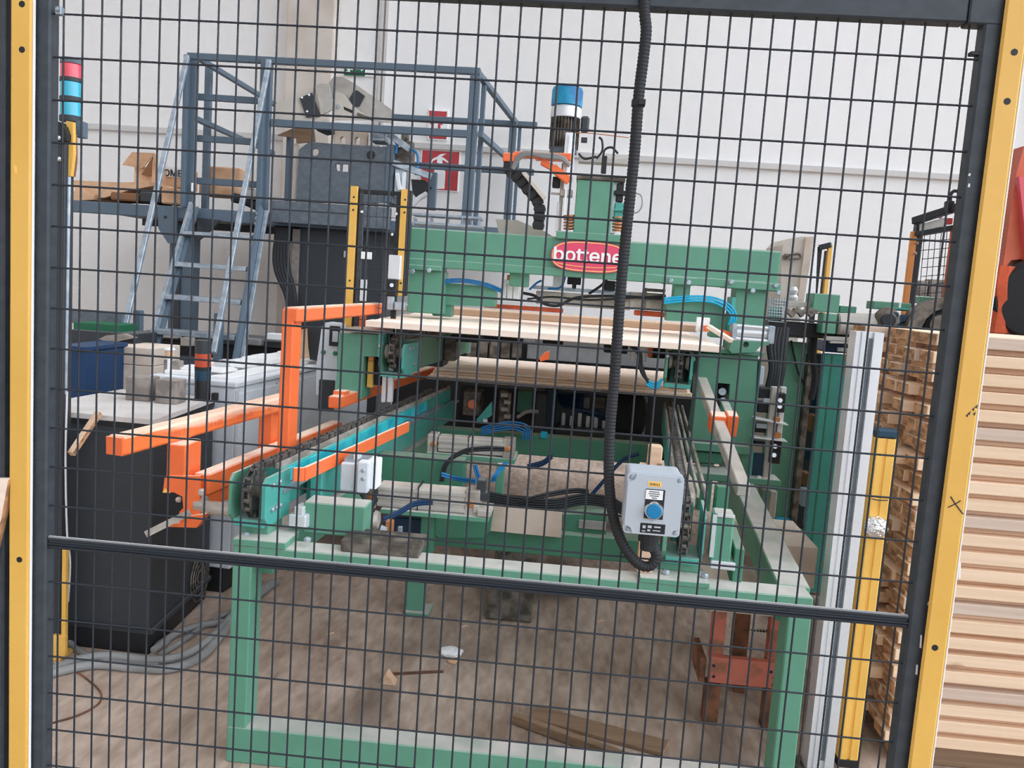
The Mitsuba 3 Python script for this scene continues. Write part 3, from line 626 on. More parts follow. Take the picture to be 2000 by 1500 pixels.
part(gantry, 'foot_beam', fb(1344, 868, 1466, 884, GY - .16, .25), 'mat_green')
part(gantry, 'foot_beam', fb(1345, 884, 1412, 905, GY - .14, .2), 'mat_darkgreen')
part(gantry, 'foot_shelf', fb(1352, 926, 1445, 940, GY - .3, .2), 'mat_green')
# rounded green clamps in front of the columns, with their air hoses
for (x0, x1, y0, y1, yy) in ((844, 968, 552, 594, GY + .12), (1302, 1416, 583, 626, GY + .06)):
    part(gantry, 'clamp_block', fpoly([(x0, y1), (x0, y0 + 10), (x0 + 6, y0 + 3), (x0 + 14, y0), (x1 - 12, y0 + 7), (x1, y0 + 12), (x1 - 2, y1 + 6)], yy, .12), 'mat_green')
part(gantry, 'clamp_stem', fb(845, 585, 882, 618, GY + .14, .1), 'mat_green')
part(gantry, 'clamp_stem', fb(1388, 616, 1428, 660, GY + .06, .1), 'mat_green')
# maker's sign on the beam
sx0, sx1 = W(1076, 500, GY - .03)[0], W(1226, 506, GY - .03)[0]; szc = W(1150, 502, GY - .03)[2]
def oval(hw, hh):
    t = np.linspace(0, 2 * np.pi, 72, endpoint=False); c, s = np.cos(t), np.sin(t)
    return [(hw * np.sign(a) * abs(a) ** .62, hh * np.sign(b) * abs(b) ** .78) for a, b in zip(c, s)]
sc = V3((sx0 + sx1) / 2, GY - .034, szc); hw_ = (sx1 - sx0) / 2; hh_ = .075
sg = part(gantry, 'maker_sign', prism(oval(hw_, hh_), sc, EX, EZ, EY, .022), 'mat_logo_red', 'red oval maker sign with white lettering')
ring = Polygon(oval(hw_ * .975, hh_ * .95)).difference(Polygon(oval(hw_ * .945, hh_ * .89)))
part(sg, 'gold_border', prism(ring, sc + (0, -.002, 0), EX, EZ, EY, .002), 'mat_logo_gold', 'thin golden border')
part(sg, 'gold_underline', join(tube([sc + (x * hw_ * .84, -.002, -.051 + .012 * x * x) for x in np.linspace(-1, 1, 9)], .0022, 5)), 'mat_logo_gold', 'golden underline')
part(sg, 'lettering', text_on('bottene', .064, sc + (-.006, -.004, .006), EX, EZ, -EY, .004, True, 1.10), 'mat_white', 'white lettering')
# tower on the beam
tower = thing('lifting_tower', 'green lifting tower standing on the gantry beam below the blue capped motor', 'lifting tower')
part(tower, 'block', fb(1123, 352, 1196, 458, GY - .02, .2), 'mat_green')
part(tower, 'base_flange', fb(1086, 455, 1222, 470, GY - .03, .24), 'mat_green')
part(tower, 'edge_plate', fb(1192, 352, 1206, 456, GY + .02, .16), 'mat_alu')
part(tower, 'cap_plate', fb(1126, 341, 1222, 352, GY - .03, .2), 'mat_iron')
part(tower, 'side_bracket', join(fb(1200, 396, 1222, 428, GY, .1), fb(1200, 408, 1226, 412, GY - .02, .1)), 'mat_teal')
part(tower, 'valve', join(fb(1204, 358, 1218, 394, GY, .06), fb(1200, 372, 1222, 380, GY - .02, .06)), 'mat_black')
for x, y in ((1208, 437), (1114, 434)):
    part(tower, 'spring', join(*[lathe(W(x, y - 14 + 6 * k, GY + .03), W(x, y - 9.5 + 6 * k, GY + .03), [(0, .022), (.2, .034), (.8, .034), (1, .022)], 16) for k in range(5)]), 'mat_copper', 'copper coloured spring')
part(tower, 'guide_tube', vp(1101, 318, 452, 7, GY + .05, .03), 'mat_alu_dusty'); part(tower, 'guide_tube', vp(1110, 262, 350, 11, GY + .02, .05), 'mat_alu')
part(tower, 'guide_tube', vp(1092, 395, 452, 7, GY + .05, .03), 'mat_alu'); part(tower, 'guide_tube', vp(1114, 262, 420, 5, GY + .0, .03), 'mat_white')
part(tower, 'clamp', join(fb(1094, 370, 1118, 383, GY + .02, .08), fb(1076, 376, 1094, 380, GY + .05, .02)), 'mat_alu_dusty')
part(tower, 'sensor', fb(1079, 345, 1094, 366, GY + .04, .05), 'mat_black')
part(tower, 'arm', fb(1130, 307, 1232, 319, GY + .25, .08), 'mat_alu_dusty')
part(tower, 'stub', fb(1175, 304, 1185, 338, GY + .1, .04), 'mat_black')
part(tower, 'thin_wire', join(tube(wpath((1112, 260, GY + .1), (1150, 260, GY + .1), (1228, 269, GY + .1)), .0022, 5)), 'mat_copper', 'thin orange wire')
part(tower, 'hose', join(tube(wpath((1165, 310, GY + .1), (1176, 295, GY + .1), (1176, 275, GY + .1), (1170, 268, GY + .1)), .006, 6), tube(wpath((1178, 305, GY + .1), (1182, 292, GY + .1), (1195, 288, GY + .1), (1207, 300, GY + .1)), .006, 6),
     tube(wpath((1130, 300, GY + .1), (1142, 310, GY + .1), (1165, 306, GY + .1)), .006, 6)), 'mat_rubber', 'grey hoses')
part(tower, 'hose_loop', join(tube(wpath((1222, 378, GY), (1250, 380, GY), (1254, 400, GY), (1246, 414, GY), (1232, 416, GY)), .004, 6)), 'mat_cable_grey')
motor = thing('electric_motor', 'upright electric motor with ribbed grey body and blue fan cover', 'motor')
def mp(y): return W(1105 - (y - 230) * .076, y, GY + .16)
part(motor, 'fan_cover', lathe(mp(208), mp(171), [(0, .079), (.8, .079), (.95, .074), (1, .060)], 32), 'mat_motor_blue', 'blue fan cover', smooth=35)
part(motor, 'end_shield', lathe(mp(232), mp(209), [(0, .076), (.1, .078), (.75, .078), (1, .070)], 32), 'mat_alu', 'pale end shield', smooth=35)
fins = [lathe(mp(292), mp(232), [(0, .060), (1, .060)], 20)]
for k in range(28):
    a = 2 * np.pi * k / 28; r_ = np.array([math.cos(a), math.sin(a), 0]); d_ = np.array([-math.sin(a), math.cos(a), 0])
    c_ = (mp(292) + mp(232)) / 2; fins.append(ob(c_ + r_ * .066, np.array([r_, d_, EZ]), (.009, .0018, (mp(232)[2] - mp(292)[2]) / 2)))
part(motor, 'ribbed_body', join(fins), 'mat_iron', 'ribbed body')
part(motor, 'mounting_flange', lathe(mp(300), mp(290), [(0, .07), (1, .07)], 24), 'mat_steel_blue')
part(motor, 'terminal_box', join(fb(1134, 226, 1151, 256, GY + .08, .06, .01), fb(1135, 268, 1147, 277, GY + .08, .04)), 'mat_charcoal', 'dark terminal box')
part(motor, 'mounting_column', fb(1101, 258, 1121, 352, GY + .06, .1), 'mat_alu', 'white mounting column')
# orange hose carrier with energy chain
hc = thing('hose_carrier', 'orange bent arm carrying grey hoses to the black drag chain', 'hose carrier')
part(hc, 'end_block', fb(982, 298, 1005, 315, GY - .05, .08), 'mat_orange'); part(hc, 'end_holder', fb(983, 315, 1004, 332, GY - .04, .07), 'mat_black')
part(hc, 'arm', join(bar(W(1004, 303, GY), W(1050, 303, GY), .05, .03), bar(W(1046, 306, GY), W(1116, 308, GY), .06, .035)), 'mat_orange')
part(hc, 'brace', join(bar(W(1058, 316, GY - .01), W(1084, 330, GY - .01), .05, .03), bar(W(1080, 328, GY - .01), W(1112, 354, GY - .01), .05, .04)), 'mat_orange')
part(hc, 'hose', join(*[tube(wpath((1002, 330 - 2 * k, GY - .04), (1012, 312 - 3 * k, GY - .05), (1030, 302 - 2 * k, GY - .06), (1060, 302 + 2 * k, GY - .06), (1095, 306 + 2 * k, GY - .05), (1112, 322 + k, GY - .03)), .010, 8) for k in range(3)]), 'mat_cable_grey', 'grey hoses')
dc = thing('drag_chain', 'black drag chain hanging from the hose carrier down to the gantry beam', 'drag chain')
path = resample(curve(wpath((992, 330, GY + .02), (1010, 345, GY + .02), (1036, 376, GY + .02), (1054, 400, GY + .02), (1053, 425, GY + .02), (1051, 448, GY + .02)), 10), .034)
for a, b in zip(path[:-1], path[1:]):
    part(dc, 'chain_link', join(bar(a, b, .075, .052, EX + EZ * .3, .004), bar((a + b) / 2 - (b - a) * .18, (a + b) / 2 + (b - a) * .18, .080, .058, EX + EZ * .3)), 'mat_black')
part(dc, 'cover_plate', bar(W(1022, 336, GY - .03), W(1064, 388, GY - .03), .03, .02), 'mat_beige', 'beige cover strip')
solo('air_preparation_tray', 'grey sheet tray lying on top of the gantry beam', 'tray', join(fb(803, 419, 940, 424, GY + .18, .14), *[fb(806 + 32 * k, 424, 808 + 32 * k, 440, GY + .18, .1) for k in range(5)], fb(803, 436, 940, 441, GY + .18, .14)), 'mat_galv')
solo('sheet_cover', 'pale sheet metal cover behind the gantry beam', 'sheet cover', fpoly([(968, 428), (1010, 430), (1064, 452), (1080, 462), (975, 462)], GY + .3, .1), 'mat_beige')
# crossbar with cylinders and cables under the beam
cb = thing('cross_actuator', 'dusty grey actuator bar with white cylinders slung under the gantry beam', 'actuator')
part(cb, 'bar', fb(1046, 574, 1232, 600, GY + .28, .12), 'mat_rubbed'); part(cb, 'bar_plate', fb(1230, 572, 1300, 606, GY + .26, .1), 'mat_rubbed')
part(cb, 'top_rail', fb(1040, 566, 1300, 573, GY + .3, .06), 'mat_galv')
for x in (985, 997, 1009): part(cb, 'cylinder', vp(x, 552, 588, 10, GY + .2, .06), 'mat_white', 'white air cylinder')
part(cb, 'cylinder_block', join(fb(980, 547, 1016, 555, GY + .2, .08), fb(980, 584, 1016, 592, GY + .2, .08)), 'mat_alu')
part(cb, 'fitting', join(fb(990, 537, 1001, 548, GY + .2, .04), tube(wpath((1022, 560, GY + .2), (1030, 550, GY + .2), (1030, 538, GY + .2), (1024, 536, GY + .2)), .010, 6)), 'mat_copper', 'copper fittings')
part(cb, 'end_plate', join(fb(1256, 562, 1262, 606, GY + .25, .08), fb(1258, 564, 1300, 570, GY + .25, .08)), 'mat_iron')
part(cb, 'upright', fb(1080, 530, 1098, 566, GY + .3, .05), 'mat_alu'); part(cb, 'bracket', join(fb(1108, 540, 1135, 556, GY + .3, .05), fb(1118, 534, 1126, 566, GY + .3, .04)), 'mat_black')
part(cb, 'bracket', fb(1180, 548, 1202, 572, GY + .3, .05), 'mat_black')
part(cb, 'cable', join(tube(wpath((1020, 572, GY + .24), (1045, 578, GY + .22), (1060, 592, GY + .2), (1090, 597, GY + .2), (1125, 582, GY + .2), (1190, 578, GY + .2), (1300, 584, GY + .2)), .008, 7),
     tube(wpath((1030, 584, GY + .22), (1080, 580, GY + .2), (1150, 586, GY + .2), (1230, 582, GY + .2), (1300, 578, GY + .2)), .006, 6), tube(wpath((1150, 574, GY + .3), (1176, 556, GY + .3), (1190, 538, GY + .3)), .008, 6)), 'mat_rubber', 'dark cables')
part(cb, 'blue_cable', join(tube(wpath((1034, 566, GY + .22), (1048, 553, GY + .22), (1058, 548, GY + .22)), .006, 6), tube(wpath((1070, 564, GY + .24), (1095, 561, GY + .24), (1104, 540, GY + .24), (1102, 532, GY + .24)), .006, 6)), 'mat_blue_hose', 'blue hoses')
part(cb, 'lower_bar', fb(945, 598, 1100, 606, GY + .34, .1), 'mat_orange_worn', 'rusty orange lower bar')
part(cb, 'lower_bar', fb(1240, 610, 1358, 620, GY + .3, .1), 'mat_orange_worn', 'rusty orange lower bar')
def hoses(label, pts, n, r, m, gap=4.6):
    t = thing('air_hose', label, 'air hose')
    for k in range(n): part(t, 'hose', tube([W(x + gap * k * a, y + gap * k * b, Y) for x, y, Y, a, b in pts], r, 8), m)
hoses('arch of blue air hoses over the left green clamp', [(834, 592, GY + .06, 1, 0), (834, 576, GY + .06, 1, 0), (845, 558, GY + .06, .8, .8), (868, 548, GY + .06, 0, 1), (905, 546, GY + .06, 0, 1), (950, 554, GY + .08, 0, 1), (980, 566, GY + .12, 0, 1)], 2, .0055, 'mat_blue_hose')
hoses('arch of bright cyan air hoses over the right green clamp', [(1296, 583, GY + .0, 0, 1), (1340, 579, GY + .0, 0, 1), (1385, 580, GY + .0, 0, 1), (1415, 589, GY + .0, -.5, 1), (1432, 603, GY + .0, -1, .6), (1438, 620, GY + .0, -1, 0), (1432, 634, GY + .0, -1, 0)], 3, .0052, 'mat_cyan_hose')
hoses('black hose curling down from under the top boards at the right', [(1232, 676, 4.0, 1, 0), (1246, 690, 4.0, 1, 0), (1248, 712, 4.0, 1, 0), (1256, 732, 4.0, .8, .3), (1266, 743, 4.0, 0, 1)], 2, .007, 'mat_rubber')
hoses('short cyan hose end beside the right upper sprocket', [(1262, 741, 4.0, 0, 1), (1274, 748, 4.0, 0, 1), (1284, 748, 4.0, 0, 1), (1294, 740, 4.0, -.5, 1)], 3, .0055, 'mat_cyan_hose')
hoses('bundle of blue hoses above the lower green cross beam', [(940, 836, 4.5, 0, 1), (968, 828, 4.5, 0, 1), (1000, 824, 4.5, 0, 1), (1028, 830, 4.5, -.5, 1), (1036, 846, 4.5, -1, 0), (1035, 858, 4.5, -1, 0)], 4, .005, 'mat_blue_hose')
hoses('dark blue hose sagging across the inner green beam', [(1248, 846 + 40, 4.5, 0, 1), (1215, 900, 4.5, 0, 1), (1170, 950, 4.3, 0, 1), (1140, 985, 4.2, 0, 1)], 1, .010, 'mat_blue')
hoses('blue hose dropping from the rear cylinder', [(1078, 888, 4.4, 0, 1), (1060, 902, 4.4, 0, 1), (1030, 910, 4.4, 0, 1)], 2, .009, 'mat_blue')
hoses('pair of blue hoses crossing behind the front cylinder', [(862, 924, 3.6, 0, 1), (890, 932, 3.6, 0, 1), (930, 938, 3.5, 0, 1)], 2, .0055, 'mat_blue_hose')
hoses('crossed blue hoses behind the cylinder end', [(960, 940, 3.6, 1, 0), (968, 925, 3.6, 1, 0), (985, 905, 3.7, 1, 0)], 2, .0055, 'mat_blue_hose')
hoses('blue hose pair standing on the inner frame', [(925, 908, 3.7, 1, 0), (930, 925, 3.7, 1, 0), (936, 940, 3.7, 1, 0)], 2, .005, 'mat_blue_hose')
hoses('dark blue hose running down to the brass valve', [(845, 978, 3.0, 0, 1), (810, 982, 3.0, 0, 1), (780, 998, 2.98, 0, 1), (748, 1014, 2.95, 0, 1)], 2, .0065, 'mat_blue')
hoses('black hose curling over the rear cylinder', [(860, 940, 3.7, 1, 0), (870, 905, 3.7, 1, 0), (905, 880, 3.7, 0, 1), (945, 874, 3.7, 0, 1), (985, 875, 3.7, 0, 1)], 2, .006, 'mat_rubber')
hoses('black cable bundle lying across the frame floor', [(955, 962, 3.6, 0, 1), (1010, 972, 3.6, 0, 1), (1080, 976, 3.6, 0, 1), (1140, 966, 3.7, 0, 1), (1190, 972, 3.7, 0, 1), (1216, 985, 3.7, 0, 1)], 5, .006, 'mat_rubber')
hoses('black cable lying across the frame', [(1000, 985, 3.6, 0, 1), (1060, 966, 3.6, 0, 1), (1120, 956, 3.7, 0, 1), (1150, 958, 3.7, 0, 1)], 2, .006, 'mat_rubber')
def cylinder(label, x0, x1, yt, yb, Y, slope, ribs=3):
    t = thing('air_cylinder', label, 'air cylinder')
    a, b = W(x0, (yt + yb) / 2, Y), W(x1, (yt + yb) / 2 + slope * (x1 - x0), Y); h = abs(W(x0, yt, Y)[2] - W(x0, yb, Y)[2]); d = (b - a) / np.linalg.norm(b - a)
    m = [bar(a, b, h * .9, h * .84)]
    for k in range(ribs):
        z = (k - (ribs - 1) / 2) * h * .30; m.append(bar(a + EZ * z, b + EZ * z, h, h * .13))
    part(t, 'profile_body', join(m), 'mat_alu_dusty')
    for e, s in ((a, -1), (b, 1)):
        part(t, 'end_cap', bar(e - d * .004, e + d * s * .05, h, h), 'mat_rubbed')
        part(t, 'cap_screw', bolt(e + d * s * .02 - EY * h / 2, -EY, .014, .008), 'mat_copper', 'brass coloured screw')
    part(t, 'band', bar(a + (b - a) * .46, a + (b - a) * .47, h * 1.04, h * 1.04), 'mat_black', 'black band')
    return t
cylinder('large ribbed air cylinder lying behind the front beam of the green frame', 742, 912, 938, 988, 3.12, .085, 3)
cylinder('smaller ribbed air cylinder lying further inside the green frame', 858, 985, 846, 882, 3.95, .07, 2)
fr = thing('cylinder_bracket', 'green shelf with pale bracket carrying the large air cylinder', 'bracket')
part(fr, 'shelf', fb(742, 1003, 954, 1012, 3.05, .22), 'mat_green'); part(fr, 'web', fb(748, 1012, 842, 1048, 3.2, .04), 'mat_blue', 'dark blue panel'); part(fr, 'leg', fb(820, 1010, 846, 1082, 3.1, .06), 'mat_darkgreen')
part(fr, 'end_bracket', join(fb(924, 988, 934, 1002, 3.06, .1), fb(932, 998, 958, 1010, 3.05, .12)), 'mat_alu_dusty')
part(fr, 'connector', join(fb(931, 938, 948, 962, 3.1, .05), fb(932, 962, 952, 978, 3.1, .05)), 'mat_charcoal')
solo('cylinder_shelf', 'dusty green shelf under the smaller air cylinder', 'shelf', fb(832, 890, 1006, 900, 3.9, .2), 'mat_green')
solo('inner_post', 'green post inside the frame right of the air cylinders', 'post', vp(978, 908, 960, 16, 3.75, .05, z0=.5), 'mat_green')
vb = thing('valve_box', 'pale grey valve box beside the orange guide strip', 'valve box')
part(vb, 'housing', fb(664, 905, 698, 960, 2.98, .1), 'mat_cabinet_light'); part(vb, 'front_plate', fb(697, 903, 718, 964, 2.95, .14), 'mat_cabinet_light')
for y in (919, 935): part(vb, 'screw', bolt(W(709, y, 2.95), -EY, .007, .006), 'mat_galv')
part(vb, 'coil', fb(720, 900, 736, 956, 2.98, .08), 'mat_white', 'white coil block'); part(vb, 'top_lug', fb(690, 888, 700, 903, 3.0, .05), 'mat_alu'); part(vb, 'cap', fb(672, 896, 720, 906, 3.0, .08), 'mat_galv')
part(vb, 'leads', join(tube(wpath((705, 964, 3.0), (716, 980, 3.0), (722, 988, 3.0)), .007, 6), tube(wpath((733, 955, 3.0), (730, 980, 3.0), (722, 1000, 3.0)), .009, 6)), 'mat_rubber')
kv = thing('brass_valve', 'dusty knuckle joint with a brass valve at the end of the green box beam', 'valve')
part(kv, 'knuckle', lathe(W(710, 1014, 2.86), W(740, 1016, 2.86), [(0, .026), (.7, .026), (.75, .034), (1, .03)], 18), 'mat_rubbed', smooth=35); part(kv, 'brass_plate', fb(752, 1018, 766, 1056, 2.86, .03), 'mat_copper', 'brass plate')
part(kv, 'fitting', join(lathe(W(744, 1034, 2.86), W(756, 1036, 2.86), [(0, .016), (1, .012)], 10), fb(776, 1030, 784, 1052, 2.9, .02)), 'mat_galv'); part(kv, 'rod', bar(W(712, 1034, 2.9), W(748, 1040, 2.9), .02, .02), 'mat_iron')
part(kv, 'chips', join(*[bar(W(700 + 9 * k, 1052 + (k % 3), 2.8), W(716 + 9 * k, 1055 + 2 * (k % 2), 2.8), .02, .004) for k in range(8)]), 'mat_wood_pale', 'wood chips', kind='stuff')

# ------------------------------------------------------------------ machine room behind and between the boards
mid = thing('planing_unit', 'dark grey planing unit with cutter blocks between the two loads of boards', 'planing unit')
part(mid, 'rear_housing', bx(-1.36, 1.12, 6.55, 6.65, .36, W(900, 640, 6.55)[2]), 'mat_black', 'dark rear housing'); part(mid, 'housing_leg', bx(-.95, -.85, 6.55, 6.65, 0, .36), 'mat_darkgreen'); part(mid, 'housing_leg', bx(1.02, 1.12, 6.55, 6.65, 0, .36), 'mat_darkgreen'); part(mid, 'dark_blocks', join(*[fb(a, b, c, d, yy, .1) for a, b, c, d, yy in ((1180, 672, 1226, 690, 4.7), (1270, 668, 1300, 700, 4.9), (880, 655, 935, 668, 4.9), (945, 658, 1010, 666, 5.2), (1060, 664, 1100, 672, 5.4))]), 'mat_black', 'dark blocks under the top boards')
part(mid, 'back_panel', fb(1030, 640, 1330, 712, 6.15, .05), 'mat_panel_grey', 'plain grey panel')
part(mid, 'head', fb(866, 660, 890, 705, 4.9, .2), 'mat_iron'); part(mid, 'head_cover', fb(828, 655, 866, 716, 4.85, .2), 'mat_charcoal')
part(mid, 'motor', join(*[fb(912 + 22 * k, 668, 930 + 22 * k, 700, 6.05, .1) for k in range(5)]), 'mat_iron'); part(mid, 'top_girder', fb(800, 640, 1300, 655, 6.05, .12), 'mat_charcoal')
part(mid, 'clamp_shoe', join(fb(905, 662, 918, 690, 5.6, .06), fb(1022, 660, 1042, 668, 5.6, .05)), 'mat_galv')
part(mid, 'orange_shoe', join(fpoly([(1053, 700), (1062, 690), (1074, 685), (1072, 702), (1055, 706)], 6.0, .05)), 'mat_orange')
part(mid, 'orange_pin', fb(1266, 676, 1275, 698, 4.4, .03), 'mat_orange'); part(mid, 'vertical_strut', join(fb(1232, 665, 1242, 706, 4.6, .05), fb(1250, 678, 1262, 706, 4.5, .04)), 'mat_alu')
part(mid, 'wood_block', fb(828, 650, 856, 664, 4.7, .1), 'mat_wood_old')
ec = thing('terminal_cabinet', 'open dark electrical cabinet with terminals and cables under the lower boards', 'electrical cabinet')
part(ec, 'cabinet_top', fb(1066, 752, 1262, 762, 5.95, .3), 'mat_black'); part(ec, 'white_card', fb(1208, 798, 1236, 826, 6.15, .02), 'mat_beige', 'pale card')
part(ec, 'cabinet_back', fb(1084, 770, 1262, 852, 6.2, .05), 'mat_machine_grey'); part(ec, 'cabinet_side', fb(1066, 760, 1084, 856, 5.9, .35), 'mat_lens_dark'); part(ec, 'cabinet_floor', fb(1084, 846, 1262, 858, 5.9, .35), 'mat_charcoal')
for k in range(9): part(ec, 'terminal', fb(1096 + 16 * k, 806 + (k % 2) * 6, 1104 + 16 * k, 838, 6.12, .06), 'mat_alu')
for k in range(5): part(ec, 'relay', fb(1100 + 30 * k, 776, 1122 + 30 * k, 798, 6.12, .07), 'mat_cable_grey' if k % 2 else 'mat_iron')
part(ec, 'blue_wires', join(*[tube(wpath((1090 + 7 * k, 770, 6.1), (1098 + 6 * k, 790 + 2 * k, 6.05), (1125 + 7 * k, 800 + k, 6.02), (1165 + 4 * k, 812 + 2 * k, 6.05)), .009, 5) for k in range(8)]), 'mat_blue', 'blue wires')
part(ec, 'black_cables', join(*[tube(wpath((1205 + 8 * k, 765, 6.0), (1212 + 8 * k, 800, 5.95), (1206 + 8 * k, 835, 5.95), (1190 + 9 * k, 852, 5.98)), .018, 6) for k in range(7)]), 'mat_rubber', 'thick black cables')
dm = thing('drive_machinery', 'dark drive machinery under the lower boards left of the open cabinet', 'machinery')
part(dm, 'block', fb(895, 758, 1066, 842, 6.0, .3), 'mat_black'); part(dm, 'green_gusset', fpoly([(930, 820), (960, 785), (960, 812), (936, 828)], 4.8, .05), 'mat_teal'); part(dm, 'gear_case', fb(905, 765, 938, 812, 5.6, .2), 'mat_iron')
part(dm, 'slide', join(fb(974, 762, 988, 846, 5.5, .06), fb(990, 768, 996, 840, 5.45, .06)), 'mat_iron'); part(dm, 'slide_fitting', join(*[fb(978 + (k % 2) * 6, 768 + 14 * k, 992 + (k % 2) * 5, 776 + 14 * k, 5.42, .05) for k in range(5)]), 'mat_alu_dusty')
part(dm, 'dark_panel', fb(1010, 764, 1040, 806, 5.7, .1), 'mat_darkgreen'); part(dm, 'plate', fb(1045, 770, 1066, 850, 5.6, .1), 'mat_charcoal'); part(dm, 'orange_cap', lathe(W(922, 790, 5.2), W(922, 790, 5.12), [(0, .03), (1, .025)], 14), 'mat_orange')
part(dm, 'white_tag', fb(1056, 843, 1069, 856, 4.58, .01), 'mat_lens_cyan', 'pale cyan tag'); part(dm, 'small_tag', fb(943, 819, 952, 826, 4.78, .01), 'mat_white', 'pale tag')
part(dm, 'top_hose', tube(wpath((1010, 815, 5.3), (1030, 804, 5.3), (1052, 804, 5.3)), .012, 6), 'mat_cable_grey')

part(base, 'housing_label', fb(1130, 1018, 1184, 1034, 3.585, .012), 'mat_cable_grey', 'pale worn label')
# ------------------------------------------------------------------ left side: post, beacon, cabinets
lp_ = thing('guard_post', 'black guard post with yellow strips and a pale tube, behind the left fence stile', 'guard post')
part(lp_, 'post', vp(118, 250, 1270, 20, 3.2, .06, z0=.0), 'mat_charcoal')
part(lp_, 'top_bracket', fpoly([(108, 262), (108, 236), (116, 238), (124, 246), (130, 262), (130, 275), (108, 280)], 3.19, .05), 'mat_black')
for y in (270, 311): part(lp_, 'bolt', bolt(W(117, y, 3.185), -EY, .009, .012), 'mat_chrome')
part(lp_, 'pale_tube', cyl(W(135, 345, 3.22), W(128, 770, 3.22), .007, 10), 'mat_galv', 'bright galvanised tube'); part(lp_, 'edge_strip', vp(107, 345, 1250, 4, 3.2, .04), 'mat_steel_blue')
part(lp_, 'yellow_strip', fpoly([(129, 236), (142, 238), (143, 300), (138, 344), (133, 344), (134, 290)], 3.22, .02), 'mat_yellow', 'yellow strip'); part(lp_, 'lower_strip', vp(125, 1066, 1262, 8, 3.17, .02), 'mat_yellow', 'yellow strip')
part(lp_, 'foot', join(bx(WZ(100, 1284, 0)[0] - .02, WZ(128, 1284, 0)[0], 3.16, 3.26, 0, .010), fb(101, 1242, 127, 1284, 3.165, .02)), 'mat_yellow', 'yellow foot bracket')
part(lp_, 'cable', tube(wpath((131, 765, 3.2), (128, 900, 3.2), (131, 1040, 3.2), (137, 1100, 3.2), (133, 1175, 3.2)), .004, 6), 'mat_alu', 'pale cable'); part(lp_, 'rubber_guard', tube(wpath((146, 262, 3.25), (147, 310, 3.25), (143, 345, 3.25)), .008, 6), 'mat_card_dark')
def beacon(label, cx, segs, r, Y, lean=-.0131):
    t = thing('signal_beacon', label, 'beacon')
    for nm, y0, y1, m, rr_ in segs:
        a, b = W(cx + lean * (y1 - segs[0][1]), y1, Y + .05), W(cx + lean * (y0 - segs[0][1]), y0, Y + .05)
        part(t, nm, lathe(a, b, [(0, rr_), (.94, rr_), (1, rr_ * .94)], 24), m, smooth=35)
    return t
bk = beacon('tall signal beacon with one red and two cyan lenses at the top left', 140, [('cap', 115, 126, 'mat_machine_grey', .040), ('red_lens', 126, 153, 'mat_lens_red', .039), ('collar', 153, 161, 'mat_charcoal', .041), ('cyan_lens', 161, 190, 'mat_lens_cyan', .039), ('collar', 190, 199, 'mat_charcoal', .041),
     ('cyan_lens', 199, 227, 'mat_lens_cyan', .039), ('base', 227, 238, 'mat_charcoal', .041)], .04, 3.25)
part(bk, 'stem', fb(146, 236, 161, 268, 3.28, .04), 'mat_steel_blue')
FRc, RRc = WZ(291, 1281, 0), WZ(416, 1158, 0)
zt_ = W(303, 820, FRc[1])[2]
fpt = [(-2.20, FRc[1] + .02), (FRc[0], FRc[1]), (RRc[0], RRc[1] - .06), (-2.14, RRc[1] - .02)]
dcab = thing('dark_cabinet', 'dark grey steel cabinet with a light grey worktop at the left', 'cabinet')
def ins(p, k): c = np.mean(p, axis=0); return [tuple(np.asarray(q) + (c - np.asarray(q)) * k) for q in p]
part(dcab, 'plinth', prism(ins(fpt, .03), (0, 0, 0), EX, EY, EZ, .09), 'mat_black'); part(dcab, 'body', prism(fpt, (0, 0, .09), EX, EY, EZ, zt_ - .13), 'mat_charcoal')
part(dcab, 'top_tray', prism(ins(fpt, -.012), (0, 0, zt_ - .042), EX, EY, EZ, .022), 'mat_black', 'black edge of the worktop'); part(dcab, 'worktop', prism(ins(fpt, -.010), (0, 0, zt_ - .02), EX, EY, EZ, .02), 'mat_worktop', 'light grey worktop')
part(dcab, 'seam', bar((-2.2, FRc[1] + .008, .115), (FRc[0] - .01, FRc[1] - .008, .115), .01, .006), 'mat_black')
vd = (RRc - FRc); vd /= np.linalg.norm(vd); vn = np.cross(vd, EZ); rf = ray(388, 1126); vc = EYE + rf * (vn @ (FRc - EYE)) / (vn @ rf)
for k in range(4): part(dcab, 'fan_grille', join(*[tube([vc + vn * .006 + (vd * math.cos(a) + EZ * math.sin(a)) * (.030 + .028 * k) for a in np.linspace(0, 2 * np.pi, 25)], .0035, 5, smooth=False)]), 'mat_iron', 'round wire fan grille')
part(dcab, 'fan_spokes', join(*[bar(vc + vn * .004 + (vd * math.cos(a) + EZ * math.sin(a)) * .02, vc + vn * .004 + (vd * math.cos(a) + EZ * math.sin(a)) * .115, .004, .004) for a in np.arange(6) * np.pi / 3]), 'mat_iron', 'fan spokes')
part(dcab, 'base_rail', bar(FRc + EZ * .10 + vn * .006, RRc + EZ * .10 + vn * .006 - vd * .06, .012, .02), 'mat_charcoal')
